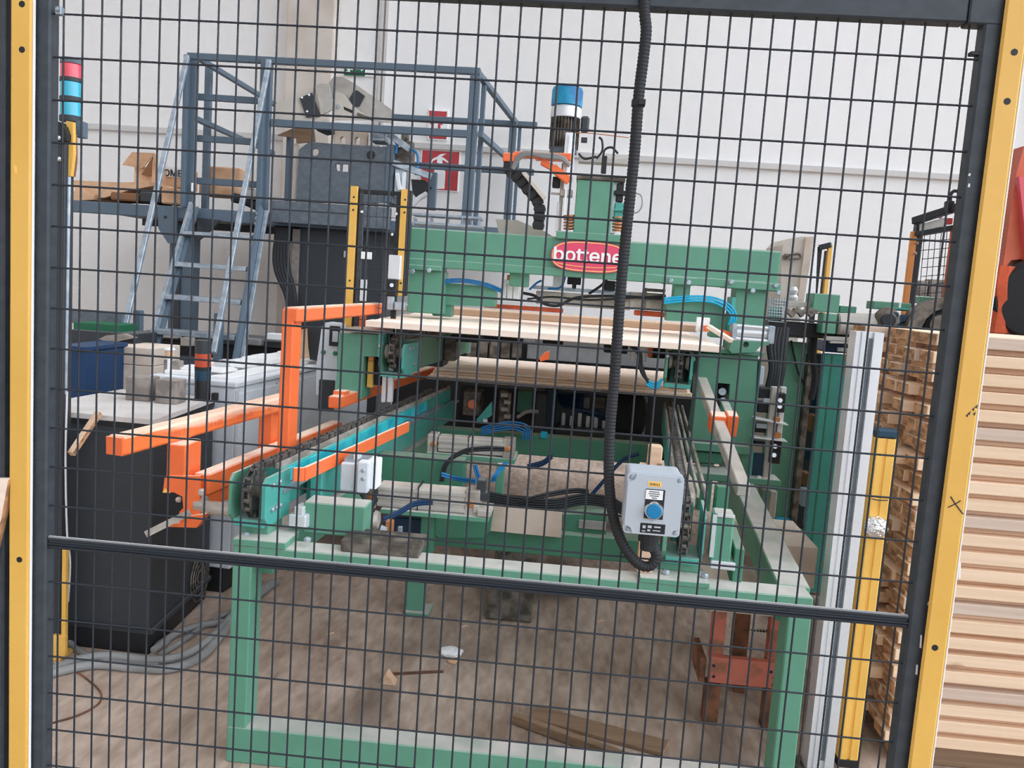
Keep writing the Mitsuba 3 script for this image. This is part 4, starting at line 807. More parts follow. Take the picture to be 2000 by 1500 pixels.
# light cabinet running back along the conveyors
LC = W(449, 1100, 4.0); zl = W(460, 746, 4.0)[2]
lcab = thing('control_cabinet', 'long light grey control cabinet with a white cluttered lid, running back left of the conveyors', 'cabinet')
part(lcab, 'body', dbox(LC, 0, 2.0, -.42, 0, .13, zl - .03, .006), 'mat_cabinet_light'); part(lcab, 'lid', dbox(LC, -.015, 2.0, -.44, .012, zl - .028, zl, .006), 'mat_cabinet_light', 'white lid')
part(lcab, 'lid_ridge', dbox(LC, .05, 1.9, -.40, -.20, zl, zl + .022, .006), 'mat_white'); part(lcab, 'lid_ridge', dbox(LC, .05, 1.9, -.16, -.05, zl, zl + .014, .005), 'mat_white')
part(lcab, 'door_gap', dbox(LC, .46, .465, -.001, .002, .15, zl - .05), 'mat_charcoal'); part(lcab, 'door_gap', dbox(LC, 1.05, 1.055, -.001, .002, .15, zl - .05), 'mat_charcoal')
part(lcab, 'side_panel', dbox(LC, .02, 1.98, 0, .004, .16, zl - .06), 'mat_cabinet_light')
for k in range(6): part(lcab, 'lid_clutter', dbox(LC, .1 + .28 * k, .26 + .28 * k, -.38 + .04 * (k % 3), -.12 - .03 * (k % 2), zl + .022, zl + .034 + .008 * (k % 3), .004), 'mat_white')
part(lcab, 'corner_strip', dbox(LC, .0, .02, -.0, .008, .15, zl - .04), 'mat_alu'); part(lcab, 'leg', dbox(LC, .02, .2, -.18, -.04, 0, .13), 'mat_black'); part(lcab, 'leg', dbox(LC, 1.6, 1.8, -.18, -.04, 0, .13), 'mat_black')
for k, (d, s, w_, m) in enumerate(((.35, -.3, .10, 'mat_alu'), (.8, -.25, .14, 'mat_white'), (1.2, -.3, .10, 'mat_card'), (1.5, -.15, .12, 'mat_alu'), (1.7, -.3, .1, 'mat_galv'))):
    solo('small_part', ['dull metal offcut on the front end of the white cabinet lid', 'white plastic tray on the white cabinet lid', 'brown carton scrap on the white cabinet lid', 'pale bracket on the white cabinet lid', 'grey fitting at the far end of the white cabinet lid'][k], 'offcut', dbox(LC, d, d + w_, s, s + .08, zl + .022, zl + .05, .006), m)
for lab, x0, x1, y0, y1 in (('left one of the two grey blocks standing on the light worktop', 245, 291, 737, 784), ('right one of the two grey blocks standing on the light worktop, below the white plunger', 303, 344, 743, 790)):
    p = WZ((x0 + x1) / 2 - 2, y1 - 1, zt_)
    solo('grey_block', lab, 'block', fb(x0, y0, x1, y1 - 1, p[1], .10, .003), 'mat_concrete_block')
pz = WZ(330, 768, zt_)
pp = thing('plunger', 'small white capped plunger on grey stands behind the two blocks', 'plunger')
part(pp, 'stem', cyl(W(330, 735, pz[1] + .12), W(331, 690, pz[1] + .12), .010, 12), 'mat_white', smooth=40); part(pp, 'neck', lathe(W(331, 697, pz[1] + .12), W(331, 684, pz[1] + .12), [(0, .022), (1, .020)], 14), 'mat_card', smooth=40)
part(pp, 'cap', lathe(W(331, 685, pz[1] + .12), W(331, 679, pz[1] + .12), [(0, .020), (.3, .028), (1, .024)], 16), 'mat_white', smooth=40); part(pp, 'stand', join(fb(319, 703, 327, 742, pz[1] + .13, .05), fb(336, 705, 350, 742, pz[1] + .13, .05)), 'mat_concrete_block')
by = WZ(398, 781, zt_)[1]
b2_ = beacon('short dark signal beacon with an orange and a dark blue ring beside the worktop edge', 397, [('cap', 664, 690, 'mat_charcoal', .036), ('orange_lens', 690, 716, 'mat_lens_orange', .036), ('collar', 716, 722, 'mat_black', .037), ('blue_lens', 722, 742, 'mat_lens_dark', .036), ('base', 742, 780, 'mat_black', .035)], .036, by - .06)
part(b2_, 'connector', fb(412, 768, 422, 784, by - .02, .03), 'mat_black')
solo('wooden_stick', 'rough wooden stick leaning against the front of the dark cabinet', 'stick', bar(W(139, 887, 3.12), W(193, 806, 3.26), .024, .024), 'mat_wood_mid')
solo('blue_bin', 'dark blue bin behind the worktop at the left', 'bin', join(fb(112, 684, 168, 905, 4.6, .4), fb(110, 676, 170, 684, 4.58, .44)), 'mat_blue')
solo('dark_bench', 'dark bench beam behind the blue bin', 'bench', join(fb(138, 648, 262, 678, 5.2, .3), fb(138, 678, 150, 905, 5.25, .1)), 'mat_charcoal')
solo('green_mat', 'bright green strip lying on the dark bench at the left', 'mat', fb(143, 632, 232, 648, 5.25, .25), 'mat_sign_green')
solo('grey_backboard', 'grey board standing behind the green strip', 'board', fb(138, 608, 238, 634, 5.55, .04), 'mat_machine_grey')
for k, (a, b, c, d) in enumerate(((213, 678, 300, 712), (213, 713, 300, 790))):
    solo('carton', ['upper beige carton under the ladder, behind the worktop', 'lower beige carton under the ladder, behind the worktop'][k], 'carton', fb(a, b, c, d, 5.0, .35), 'mat_wood_dusty')
solo('scrap_plate', 'pale broken plate lying on the dark bench', 'plate', fpoly([(192, 662), (208, 655), (240, 652), (262, 660), (215, 670)], 5.15, .05), 'mat_concrete_block')
shelf = thing('rear_bench', 'long dark bench with clutter under the mezzanine', 'bench')
part(shelf, 'top', fb(262, 660, 600, 672, 6.2, .5), 'mat_charcoal'); part(shelf, 'apron', fb(262, 672, 600, 700, 6.3, .3), 'mat_black'); part(shelf, 'leg', fb(300, 690, 312, 860, 6.3, .06), 'mat_charcoal'); part(shelf, 'leg', fb(560, 690, 572, 880, 6.3, .06), 'mat_charcoal')
for k, (a, b, c, d, m) in enumerate(((300, 648, 345, 660, 'mat_alu_dusty'), (352, 660, 372, 676, 'mat_beige'), (470, 662, 508, 674, 'mat_cable_grey'), (520, 652, 552, 664, 'mat_white'))):
    solo('bench_box', ['flat grey box on the rear bench left of the ladder', 'beige box on the rear bench between the ladder sides', 'grey box on the rear bench right of the ladder', 'white box on the rear bench beside the tall orange post'][k], 'box', fb(a, b, c, d, 6.12, .1), m)

# ------------------------------------------------------------------ mezzanine with railing, ladder and hopper machine
MY = 6.8
mz = thing('mezzanine', 'blue grey steel mezzanine platform with railings against the back wall', 'platform')
dz1, dz0 = W(225, 396, MY)[2], W(225, 419, MY)[2]
dx0, dx1 = W(60, 390, MY)[0], W(1012, 440, MY + .2)[0]
part(mz, 'front_beam', bx(dx0, dx1, MY, MY + .08, dz0, dz1), 'mat_steel_blue'); part(mz, 'deck', bx(dx0, dx1, MY + .08, 8.7, dz1 - .03, dz1), 'mat_charcoal', 'dark deck underside')
part(mz, 'rear_beam', bx(dx0, dx1, 8.6, 8.68, dz0, dz1 - .03), 'mat_charcoal'); part(mz, 'end_beam', bx(dx1 - .08, dx1, MY + .08, 8.6, dz0, dz1 - .03), 'mat_steel_blue')
part(mz, 'knee_plate', fpoly([(308, 401), (345, 403), (345, 475), (328, 475), (309, 446)], MY - .02, .02), 'mat_steel_blue'); part(mz, 'knee_plate', fpoly([(385, 425), (430, 430), (398, 462), (385, 470)], MY - .02, .03), 'mat_charcoal')
part(mz, 'column', vp(354, 440, 900, 44, MY + .08, .16, z0=0), 'mat_steel_blue'); part(mz, 'column_flange', vp(345, 470, 900, 16, MY + .06, .02, z0=0), 'mat_charcoal')
part(mz, 'beam_hole', lathe(W(323, 424, MY - .018), W(323, 424, MY - .026), [(0, .012), (1, .012)], 12), 'mat_black')
def rail(a, b, w=.05, h=.05): return bar(a, b, w, h)
rz = W(650, 124, MY)[2]
def upright(x, y, w, Y, top=None, z0=None):
    m = vp(x, y, y + 250, w, Y, .05, z0=dz1 if z0 is None else z0); part(mz, 'railing_post', m, 'mat_steel_blue')
for x, y, w, Y in ((363, 106, 9, MY - .05), (377, 106, 15, MY), (406, 126, 12, 7.35), (514, 112, 10, MY - .05), (526, 113, 9, MY), (929, 134, 20, MY), (946, 150, 9, 7.1), (1003, 236, 14, 8.5), (1016, 240, 6, 8.6)): upright(x, y, w, Y)
xa, xd2 = W(366, 108, MY)[0], W(938, 140, MY)[0]
part(mz, 'top_rail', bx(xa, xd2, MY - .01, MY + .04, rz - .025, rz + .025), 'mat_steel_blue')
zmid = W(730, 250, MY)[2]
part(mz, 'middle_rail', bx(W(528, 240, MY)[0], xd2, MY, MY + .04, zmid - .03, zmid + .025), 'mat_steel_blue')
for y in (191, 272, 355): part(mz, 'gate_rail', bar(W(385, y - 2, MY + .1), W(503, y + 6, MY + .1), .03, .05), 'mat_steel_blue')
xs_ = W(392, 116, MY + .1)[0]
part(mz, 'side_rail', bx(xs_ - .02, xs_ + .02, MY, 8.6, rz - .02, rz + .02), 'mat_steel_blue'); part(mz, 'side_rail', bx(xs_ - .02, xs_ + .02, MY, 8.6, zmid - .02, zmid + .02), 'mat_steel_blue')
part(mz, 'rear_rail', bx(W(720, 224, 8.6)[0], dx1, 8.58, 8.62, W(850, 234, 8.6)[2] - .03, W(850, 234, 8.6)[2] + .03), 'mat_steel_blue'); part(mz, 'rear_rail', bx(W(800, 322, 8.6)[0], dx1, 8.58, 8.62, W(865, 326, 8.6)[2] - .03, W(865, 326, 8.6)[2] + .03), 'mat_steel_blue')
xe = xd2 - .03
part(mz, 'end_rail', bar((xe, MY, rz), W(1008, 240, 8.6), .045, .045), 'mat_steel_blue'); part(mz, 'end_rail', bar(W(938, 262, MY), W(1006, 322, 8.6), .04, .045), 'mat_steel_blue')
part(mz, 'bracket', join(*[bolt(W(x, y, MY - .02), -EY, .02, .015) for x, y in ((374, 408), (374, 420), (504, 416), (503, 427), (502, 437))]), 'mat_galv', 'bolt heads')
part(mz, 'white_clip', fb(373, 357, 379, 374, MY - .03, .02), 'mat_white')
# ladder
ld = thing('ladder', 'steep steel ladder with two galvanised handrails leading up to the mezzanine', 'ladder')
SL = [W(374, 418, 6.70), W(293, 697, 5.72)]; SR = [W(517, 388, 6.70), W(465, 700, 5.72)]
def down(s, z):
    k = (z - s[0][2]) / (s[1][2] - s[0][2]); return s[0] + (s[1] - s[0]) * k
for nm, s in (('stringer', SL), ('stringer', SR)):
    part(ld, nm, bar(down(s, dz1), down(s, .01), .025, .12, EY), 'mat_galv' if s is SL else 'mat_steel_blue')
    part(ld, 'stringer_lip', bar(down(s, dz1) + EX * .03, down(s, .01) + EX * .03, .03, .02, EY), 'mat_galv' if s is SR else 'mat_steel_blue')
for k in range(8):
    z = dz1 - .235 * (k + 1) + .02
    if z > .05:
        a, b = down(SL, z), down(SR, z); part(ld, 'tread', bar(a + EX * .015, b - EX * .015, .16, .035), 'mat_galv')
part(ld, 'handrail', bar(W(366, 110, 6.72), W(241, 652, 5.55), .035, .035), 'mat_galv'); part(ld, 'handrail', bar(W(526, 118, 6.72), W(417, 690, 5.5), .035, .035), 'mat_galv')
part(ld, 'rail_post', vp(267, 606, 740, 15, 5.72, .05), 'mat_steel_blue'); part(ld, 'rail_post', vp(425, 612, 705, 15, 5.68, .05), 'mat_steel_blue')
# cartons on the platform
solo('flat_cardboard', 'pile of flattened cardboard at the left end of the mezzanine', 'cardboard', join(fpoly([(143, 352), (225, 356), (300, 356), (305, 362), (250, 372), (205, 386), (150, 388)], 7.0, .5), fpoly([(143, 372), (185, 380), (182, 390), (143, 392)], 6.95, .4)), 'mat_card')
ob_ = thing('open_carton', 'open cardboard box with a raised flap on the mezzanine', 'carton')
part(ob_, 'body', fb(262, 326, 304, 358, 7.3, .3), 'mat_card'); part(ob_, 'flap', fpoly([(238, 322), (258, 297), (302, 299), (278, 329)], 7.28, .012), 'mat_card'); part(ob_, 'flap', fpoly([(301, 299), (306, 312), (304, 357), (296, 356), (297, 320)], 7.27, .02), 'mat_card'); part(ob_, 'inside', fpoly([(276, 341), (298, 306), (297, 344)], 7.27, .01), 'mat_card_dark', 'shaded brown inside')
pc = thing('printed_carton', 'white topped carton with black lettering beside the ladder post', 'carton')
part(pc, 'body', fb(314, 326, 357, 366, 7.5, .3), 'mat_card'); part(pc, 'white_band', fb(314, 326, 357, 346, 7.49, .01), 'mat_white'); part(pc, 'lettering', text_on('OME', .055, W(338, 338, 7.485), EX, EZ, -EY, .003, True), 'mat_ink', 'black lettering')
for k, (a, b, c, d, m) in enumerate(((402, 326, 470, 352, 'mat_card'), (388, 352, 468, 382, 'mat_card'), (314, 366, 342, 398, 'mat_card'), (272, 374, 312, 396, 'mat_charcoal'), (215, 376, 268, 392, 'mat_card_dark'), (478, 368, 498, 388, 'mat_alu_dusty'))):
    solo('parcel', ['upper brown parcel behind the ladder posts on the mezzanine', 'lower brown parcel behind the ladder posts on the mezzanine', 'torn brown carton at the deck edge left of the ladder', 'dark box at the deck edge under the handrail', 'small dark brown carton lying under the flattened cardboard', 'small grey parcel right of the brown parcels'][k], 'parcel', fb(a, b, c, d, 7.42 if k < 2 else 6.9, .3 if k < 2 else .25, .012), m)
solo('black_pipe', 'dark bundle lying on the deck right of the brown parcels', 'bundle', tube(wpath((455, 386, 7.0), (480, 392, 7.0), (502, 402, 7.0)), .04, 10), 'mat_rubber')
# hopper machine on the deck
hm = thing('hopper_machine', 'dark grey feeding machine with pale tilted hopper plates on the mezzanine', 'machine')
HY = 6.95
circ = lambda x, y, r: [(x + r * math.cos(a), y + r * math.sin(a)) for a in np.linspace(0, 2 * np.pi, 16, endpoint=False)]
part(hm, 'front_plate', fpoly([(578, 396), (584, 292), (604, 277), (640, 280), (758, 288), (759, 396)], HY, .03, [circ(615, 297, 7.5), [(655, 320), (664, 320), (664, 334), (660, 335), (656, 330)], [(668, 320), (680, 321), (680, 336), (667, 335)]]), 'mat_machine_grey')
part(hm, 'bearing_hole', lathe(W(725, 303, HY + .001), W(725, 303, HY - .012), [(0, .034), (1, .030)], 16), 'mat_black')
part(hm, 'base', fb(530, 398, 760, 441, MY - .10, .09), 'mat_machine_grey'); part(hm, 'base_seam', fb(530, 412, 690, 414, MY - .104, .01), 'mat_charcoal'); part(hm, 'side_column', fb(752, 282, 768, 396, HY - .01, .3), 'mat_steel_blue')
part(hm, 'rear_plate', fpoly([(690, 286), (758, 290), (759, 396), (690, 394)], HY + .5, .03), 'mat_machine_grey'); part(hm, 'left_post', fb(557, 262, 566, 396, HY + .1, .06), 'mat_steel_blue'); part(hm, 'pale_post', fb(569, 280, 579, 396, HY + .06, .05), 'mat_beige')
part(hm, 'hopper_plate', fpoly([(538, 203), (616, 168), (627, 226), (609, 238), (538, 232)], HY - .02, .012), 'mat_beige'); part(hm, 'hopper_face', fpoly([(617, 167), (625, 163), (642, 164), (653, 212), (627, 225)], HY - .05, .02), 'mat_alu_dusty', 'pale folded face')
part(hm, 'dark_strap', fpoly([(585, 191), (609, 181), (626, 227), (598, 229)], HY - .04, .015), 'mat_charcoal', 'dark strap with bolts')
for x, y in ((590, 191), (604, 186), (600, 218)): part(hm, 'strap_bolt', bolt(W(x, y, HY - .04), -EY, .011, .008), 'mat_chrome')
part(hm, 'hopper_plate', fpoly([(640, 164), (652, 149), (670, 150), (694, 164), (765, 214), (767, 240), (742, 238), (652, 214)], HY + .05, .015), 'mat_alu_dusty'); part(hm, 'centre_bracket', fpoly([(652, 176), (672, 184), (690, 208), (728, 234), (652, 234)], HY, .015), 'mat_beige')
part(hm, 'slot', fpoly([(671, 208), (690, 216), (690, 222), (672, 214)], HY - .003, .004), 'mat_black'); part(hm, 'slide_bar', bar(W(698, 222, HY - .01), W(728, 234, HY - .01), .02, .02), 'mat_iron'); part(hm, 'pivot', lathe(W(661, 208, HY), W(661, 208, HY - .015), [(0, .016), (1, .014)], 14), 'mat_galv')
part(hm, 'dark_blade', fpoly([(682, 193), (690, 179), (697, 176), (712, 187), (701, 208), (689, 205)], HY + .03, .012), 'mat_charcoal', 'dark blade plate'); part(hm, 'under_plate', fpoly([(541, 264), (578, 248), (612, 249), (616, 276), (579, 280), (578, 270)], HY + .02, .02), 'mat_wood_old', 'brown stained under plate')
part(hm, 'under_bracket', fpoly([(615, 250), (652, 251), (652, 262), (638, 264), (620, 256)], HY + .01, .02), 'mat_black'); part(hm, 'hole_block', fpoly([(650, 250), (719, 254), (715, 285), (652, 281)], HY + .04, .05, [[(664, 280), (663, 270), (668, 266), (673, 268), (675, 281)], [(692, 281), (693, 270), (698, 267), (703, 271), (702, 283)]]), 'mat_wood_dusty', 'pale block with two slots')
part(hm, 'top_unit', join(fb(722, 258, 752, 275, HY, .2), fb(730, 262, 748, 268, HY - .02, .1)), 'mat_galv'); part(hm, 'right_arm', join(bar(W(760, 262, HY), W(800, 292, HY), .06, .05), bar(W(768, 318, HY), W(842, 345, HY), .05, .05), fb(770, 330, 792, 385, HY, .1)), 'mat_galv'); part(hm, 'right_unit', join(fb(773, 288, 805, 318, HY + .05, .12), fb(783, 258, 797, 288, HY + .05, .06), fb(790, 276, 806, 290, HY, .08)), 'mat_iron')
part(hm, 'right_post', fb(838, 336, 851, 410, HY + .1, .06), 'mat_steel_blue'); part(hm, 'black_funnel', fpoly([(803, 350), (830, 352), (842, 366), (812, 385), (806, 378)], HY + .05, .1), 'mat_black', 'black funnel'); part(hm, 'pale_tube', tube(wpath((806, 400, HY), (818, 388, HY), (834, 378, HY)), .022, 8), 'mat_alu')
part(hm, 'chute', join(bar(W(776, 338, HY - .02), W(782, 372, HY - .02), .05, .03), bar(W(790, 336, HY - .02), W(788, 372, HY - .02), .02, .03)), 'mat_alu')
part(hm, 'blue_hose', join(tube(wpath((748, 256, HY), (765, 264, HY), (775, 282, HY), (773, 300, HY)), .012, 7), tube(wpath((800, 288, HY), (814, 300, HY), (816, 320, HY), (812, 342, HY)), .010, 7)), 'mat_blue_hose', 'blue air hoses')
uc = thing('pillar_cabinet', 'dark charcoal pillar cabinet standing under the hopper machine', 'cabinet')
part(uc, 'body', vp(668, 441, 900, 168, 6.95, .6, z0=0), 'mat_charcoal'); part(uc, 'pale_edge', vp(578, 447, 900, 14, 6.92, .04, z0=0), 'mat_concrete_block', 'pale edge strip'); part(uc, 'label_plate', fb(671, 490, 679, 503, 6.93, .02), 'mat_box_grey')
part(uc, 'cable', join(*[tube(wpath((545 + 5 * k, 445, 6.9), (537 + 6 * k, 490, 6.9), (540 + 6 * k, 530, 6.9), (560 + 4 * k, 580, 6.9), (566 + 2 * k, 640, 6.9)), .020, 8) for k in range(5)]), 'mat_rubber', 'thick black cables')
part(uc, 'cable_box', fb(535, 440, 575, 470, 6.95, .15), 'mat_black')

# ------------------------------------------------------------------ signs on the back wall
ex = thing('exit_sign', 'green and white running man exit sign high on the back wall', 'sign')
e0 = W(700, 137, WALL)
part(ex, 'plate', fb(671, 124, 731, 148, WALL - .03, .03, .002), 'mat_white'); part(ex, 'green_field', fb(672, 126, 713, 148, WALL - .033, .003, .001), 'mat_sign_green')
part(ex, 'running_man', join(lathe(W(684, 130, WALL - .033), W(684, 130, WALL - .037), [(0, .013), (1, .013)], 12), *[bar(W(a, b, WALL - .035), W(c, d, WALL - .035), .014, .004, EY) for a, b, c, d in ((684, 133, 681, 139), (681, 139, 686, 143), (681, 139, 674, 142), (684, 134, 689, 136), (683, 134, 678, 136))]), 'mat_white', 'white running figure')
part(ex, 'arrow', join(bar(W(693, 134, WALL - .035), W(709, 135, WALL - .035), .014, .004, EY), fpoly([(706, 130), (712, 135), (705, 139)], WALL - .037, .003)), 'mat_white', 'white arrow')
h_ = thing('fire_hose_sign', 'small red and white fire hose sign, upper one of the two red signs', 'sign')
part(h_, 'plate', fb(836, 213, 875, 274, WALL - .02, .02, .002), 'mat_white'); part(h_, 'red_field', fpoly([(838, 216), (873, 218), (871, 240), (866, 240), (863, 228), (850, 228), (848, 242), (840, 242)], WALL - .024, .004), 'mat_sign_red')
part(h_, 'red_bar', fb(838, 264, 872, 271, WALL - .024, .004, .001), 'mat_sign_red'); part(h_, 'pictogram', join(fb(855, 240, 860, 262, WALL - .024, .004, .001), fpoly([(857, 232), (866, 236), (864, 244), (857, 242)], WALL - .024, .004), fb(842, 243, 847, 262, WALL - .024, .004, .001)), 'mat_sign_red', 'red pictogram')
f_ = thing('extinguisher_sign', 'large red fire extinguisher sign, lower one of the two red signs', 'sign')
part(f_, 'plate', fb(821, 292, 897, 373, WALL - .02, .02, .002), 'mat_white'); part(f_, 'red_field', fb(823, 295, 895, 371, WALL - .023, .003, .001), 'mat_sign_red')
part(f_, 'pictogram', join(fpoly([(846, 369), (848, 334), (852, 325), (858, 321), (865, 325), (870, 336), (868, 369)], WALL - .027, .004), fpoly([(853, 318), (854, 311), (846, 314), (840, 324), (838, 322), (845, 310), (854, 306), (860, 301), (872, 300), (862, 306), (868, 309), (876, 316), (874, 318), (864, 312), (864, 320)], WALL - .027, .004)), 'mat_white', 'white extinguisher pictogram')

# ------------------------------------------------------------------ second fence gate and boxes left of the gantry
sf = thing('guard_gate', 'narrow mesh gate between two yellow posts left of the gantry', 'fence')
SY = 4.22
zg = W(745, 372, SY)[2]
for x, w_ in ((692, 15), (792, 15)):
    zq = 1.10 if x < 740 else W(785, 578, SY)[2]
    a, b = W(x - w_ / 2, 368, SY)[0], W(x + w_ / 2, 368, SY)[0]
    k = part(sf, 'yellow_post', bx(a, b, SY - .01, SY + .01, zq, zg + .012), 'mat_yellow', 'yellow post face'); part(sf, 'post_core', bx(a + .004, b + .010, SY + .01, SY + .05, zq, zg + .01), 'mat_black')
    for y in (385, 410, 548): part(k, 'bolt_hole', lathe(W(x - (y - 368) * .05, y + (x > 740) * 5, SY - .0105), W(x - (y - 368) * .05, y + (x > 740) * 5, SY - .0115), [(0, .005), (1, .005)], 8), 'mat_black', 'dark bolt hole')
g0, g1_ = W(703, 372, SY)[0], W(785, 375, SY)[0]
part(sf, 'stile', bx(g0, g0 + .022, SY, SY + .022, 1.1, zg), 'mat_fence'); part(sf, 'stile', bx(g1_ - .024, g1_, SY, SY + .022, 1.1, zg), 'mat_black'); part(sf, 'top_rail', bx(g0, g1_, SY, SY + .022, zg - .02, zg), 'mat_black')
for k in range(6): part(sf, 'upright_wire', cyl((g0 + (k + .5) * (g1_ - g0) / 6, SY + .01, 1.1), (g0 + (k + .5) * (g1_ - g0) / 6, SY + .01, zg - .01), .0015, 6), 'mat_wire')
for k in range(14): part(sf, 'cross_wire', cyl((g0, SY + .013, zg - .063 * (k + 1)), (g1_, SY + .013, zg - .063 * (k + 1)), .0015, 6), 'mat_wire')
part(sf, 'bolt', join(*[bolt(W(x, y, SY - .002), -EY, .008, .008) for x, y in ((707, 414), (774, 418), (766, 458))]), 'mat_chrome')
part(sf, 'slotted_profile', fb(758, 498, 782, 546, SY - .05, .04), 'mat_alu', 'pale slotted profile'); part(sf, 'switch', join(fb(755, 546, 774, 578, SY - .06, .05)), 'mat_black', 'black switch'); part(sf, 'switch_head', lathe(W(765, 557, SY - .06), W(765, 557, SY - .075), [(0, .014), (1, .010)], 12), 'mat_chrome')
part(sf, 'sensor_bracket', join(fb(770, 590, 790, 606, SY - .06, .05), fb(756, 578, 768, 605, SY - .05, .04)), 'mat_galv'); part(sf, 'label', fb(705, 492, 726, 506, SY - .01, .006), 'mat_white', 'white label'); part(sf, 'strip', fb(703, 546, 716, 588, SY - .01, .008), 'mat_alu')
gx_ = thing('junction_box', 'plain green sheet metal box left of the upper sprocket', 'junction box')
part(gx_, 'body', fpoly([(662, 650), (745, 654), (743, 697), (711, 696), (706, 780), (655, 776)], 4.05, .17), 'mat_green'); part(gx_, 'top_ledge', fb(674, 643, 752, 650, 4.0, .18), 'mat_alu_dusty')
part(gx_, 'edge_plate', fb(738, 652, 746, 698, 4.0, .1), 'mat_teal'); part(gx_, 'recess', fb(712, 698, 746, 752, 4.14, .05), 'mat_black'); part(gx_, 'yellow_bar', vp(724, 698, 757, 11, 4.1, .03), 'mat_yellow'); part(gx_, 'pin', fb(719, 696, 730, 705, 4.08, .04), 'mat_copper')
part(gx_, 'profile', vp(752, 706, 786, 8, 4.12, .03), 'mat_alu'); part(gx_, 'profile', vp(764, 716, 786, 10, 4.12, .03), 'mat_alu')
op = thing('operator_panel', 'light grey operator panel with a dark display left of the green box', 'control panel')
part(op, 'body', fpoly([(628, 640), (636, 630), (676, 634), (676, 650), (660, 650), (656, 790), (617, 770), (618, 712)], 4.2, .12), 'mat_cabinet_light'); part(op, 'display_frame', fb(643, 637, 662, 676, 4.185, .02), 'mat_black'); part(op, 'display', fb(649, 647, 660, 668, 4.18, .01), 'mat_box_grey'); part(op, 'knob', join(bolt(W(655, 690, 4.2), -EY, .012, .012), bolt(W(632, 688, 4.2), -EY, .012, .012)), 'mat_darkgreen'); part(op, 'door', fb(622, 742, 652, 800, 4.19, .02), 'mat_charcoal')
solo('brown_board', 'upright brown board behind the tall orange post', 'board', fpoly([(577, 645), (597, 642), (600, 700), (574, 702)], 4.9, .03), 'mat_card')
solo('charcoal_hopper', 'dark tapered hopper between the orange arm and the operator panel', 'hopper', fpoly([(597, 640), (632, 640), (624, 706), (605, 702)], 5.0, .15), 'mat_charcoal')
# ------------------------------------------------------------------ right of the boards
ec_ = thing('end_cylinder', 'silver air cylinder on a green bracket at the right end of the top boards', 'air cylinder')
ca_, cb_ = W(1436, 648, 4.25), W(1497, 653, 4.25)
part(ec_, 'barrel', join(cyl(ca_, cb_, .030, 18), *[cyl(ca_ + EZ * s + EY * t, cb_ + EZ * s + EY * t, .008, 8) for s in (-.03, .03) for t in (-.03, .03)]), 'mat_alu', smooth=40); part(ec_, 'end_cap', join(bar(cb_ - EX * .0, cb_ + EX * .03, .085, .085), bar(ca_ - EX * .02, ca_, .08, .08)), 'mat_galv')
part(ec_, 'bracket', join(fpoly([(1430, 664), (1504, 668), (1502, 674), (1486, 676), (1474, 688), (1430, 690), (1424, 684)], 4.2, .14, [circ(1457, 673, 6)])), 'mat_green')
part(ec_, 'orange_stop', join(fpoly([(1376, 636), (1388, 634), (1390, 646), (1376, 647)], 4.24, .05), fpoly([(1408, 642), (1430, 650), (1427, 661), (1412, 652)], 4.24, .05)), 'mat_orange', 'worn orange stops'); part(ec_, 'lath', bar(W(1383, 637, 4.2), W(1429, 666, 4.12), .03, .02), 'mat_wood_pale', 'pale lath')
part(ec_, 'white_plate', fb(1360, 620, 1386, 648, 4.3, .02), 'mat_white', 'white plate')
sb_ = thing('sensor_bracket', 'aluminium profiles carrying black sensors right of the gantry column', 'bracket')
part(sb_, 'profile', vp(1516, 756, 958, 15, 4.25, .04), 'mat_alu_dusty'); part(sb_, 'profile', vp(1532, 756, 860, 10, 4.26, .04), 'mat_alu'); part(sb_, 'lower_profile', vp(1512, 960, 1030, 14, 4.3, .04), 'mat_alu_dusty')
part(sb_, 'sensor', fb(1518, 768, 1534, 806, 4.22, .05), 'mat_black'); part(sb_, 'sensor', fb(1505, 862, 1526, 906, 4.22, .05), 'mat_black'); part(sb_, 'sensor_eye', join(*[lathe(W(x, y, 4.22), W(x, y, 4.205), [(0, .013), (1, .011)], 12) for x, y in ((1524, 782), (1523, 794), (1514, 872), (1512, 889))]), 'mat_chrome')
part(sb_, 'shelf_plate', bar(W(1472, 815, 4.22), W(1536, 828, 4.22), .08, .006), 'mat_alu'); part(sb_, 'shelf_plate', bar(W(1470, 852, 4.22), W(1534, 860, 4.22), .08, .006), 'mat_alu'); part(sb_, 'copper_bit', join(fb(1512, 815, 1524, 824, 4.2, .03), fb(1514, 846, 1526, 856, 4.2, .03)), 'mat_copper')
part(sb_, 'black_valves', join(fb(1480, 758, 1508, 778, 4.3, .08), fb(1480, 786, 1504, 806, 4.3, .08), fb(1474, 826, 1500, 845, 4.3, .08), fb(1474, 862, 1500, 872, 4.3, .08)), 'mat_black'); part(sb_, 'pale_valve', join(fb(1478, 829, 1500, 837, 4.27, .03), fb(1492, 779, 1508, 787, 4.27, .03)), 'mat_box_grey')
part(sb_, 'window', fb(1470, 886, 1496, 934, 4.27, .03), 'mat_lens_dark', 'dark window'); part(sb_, 'window_frame', join(fb(1464, 880, 1470, 940, 4.26, .06)), 'mat_teal'); part(sb_, 'base_plate', fb(1462, 936, 1525, 948, 4.2, .14), 'mat_green'); part(sb_, 'base_bolts', join(bolt(W(1482, 934, 4.22), EZ, .012, .012), bolt(W(1510, 940, 4.22), EZ, .012, .012)), 'mat_alu')
part(sb_, 'grey_box', fb(1481, 716, 1492, 752, 4.3, .08), 'mat_box_grey')
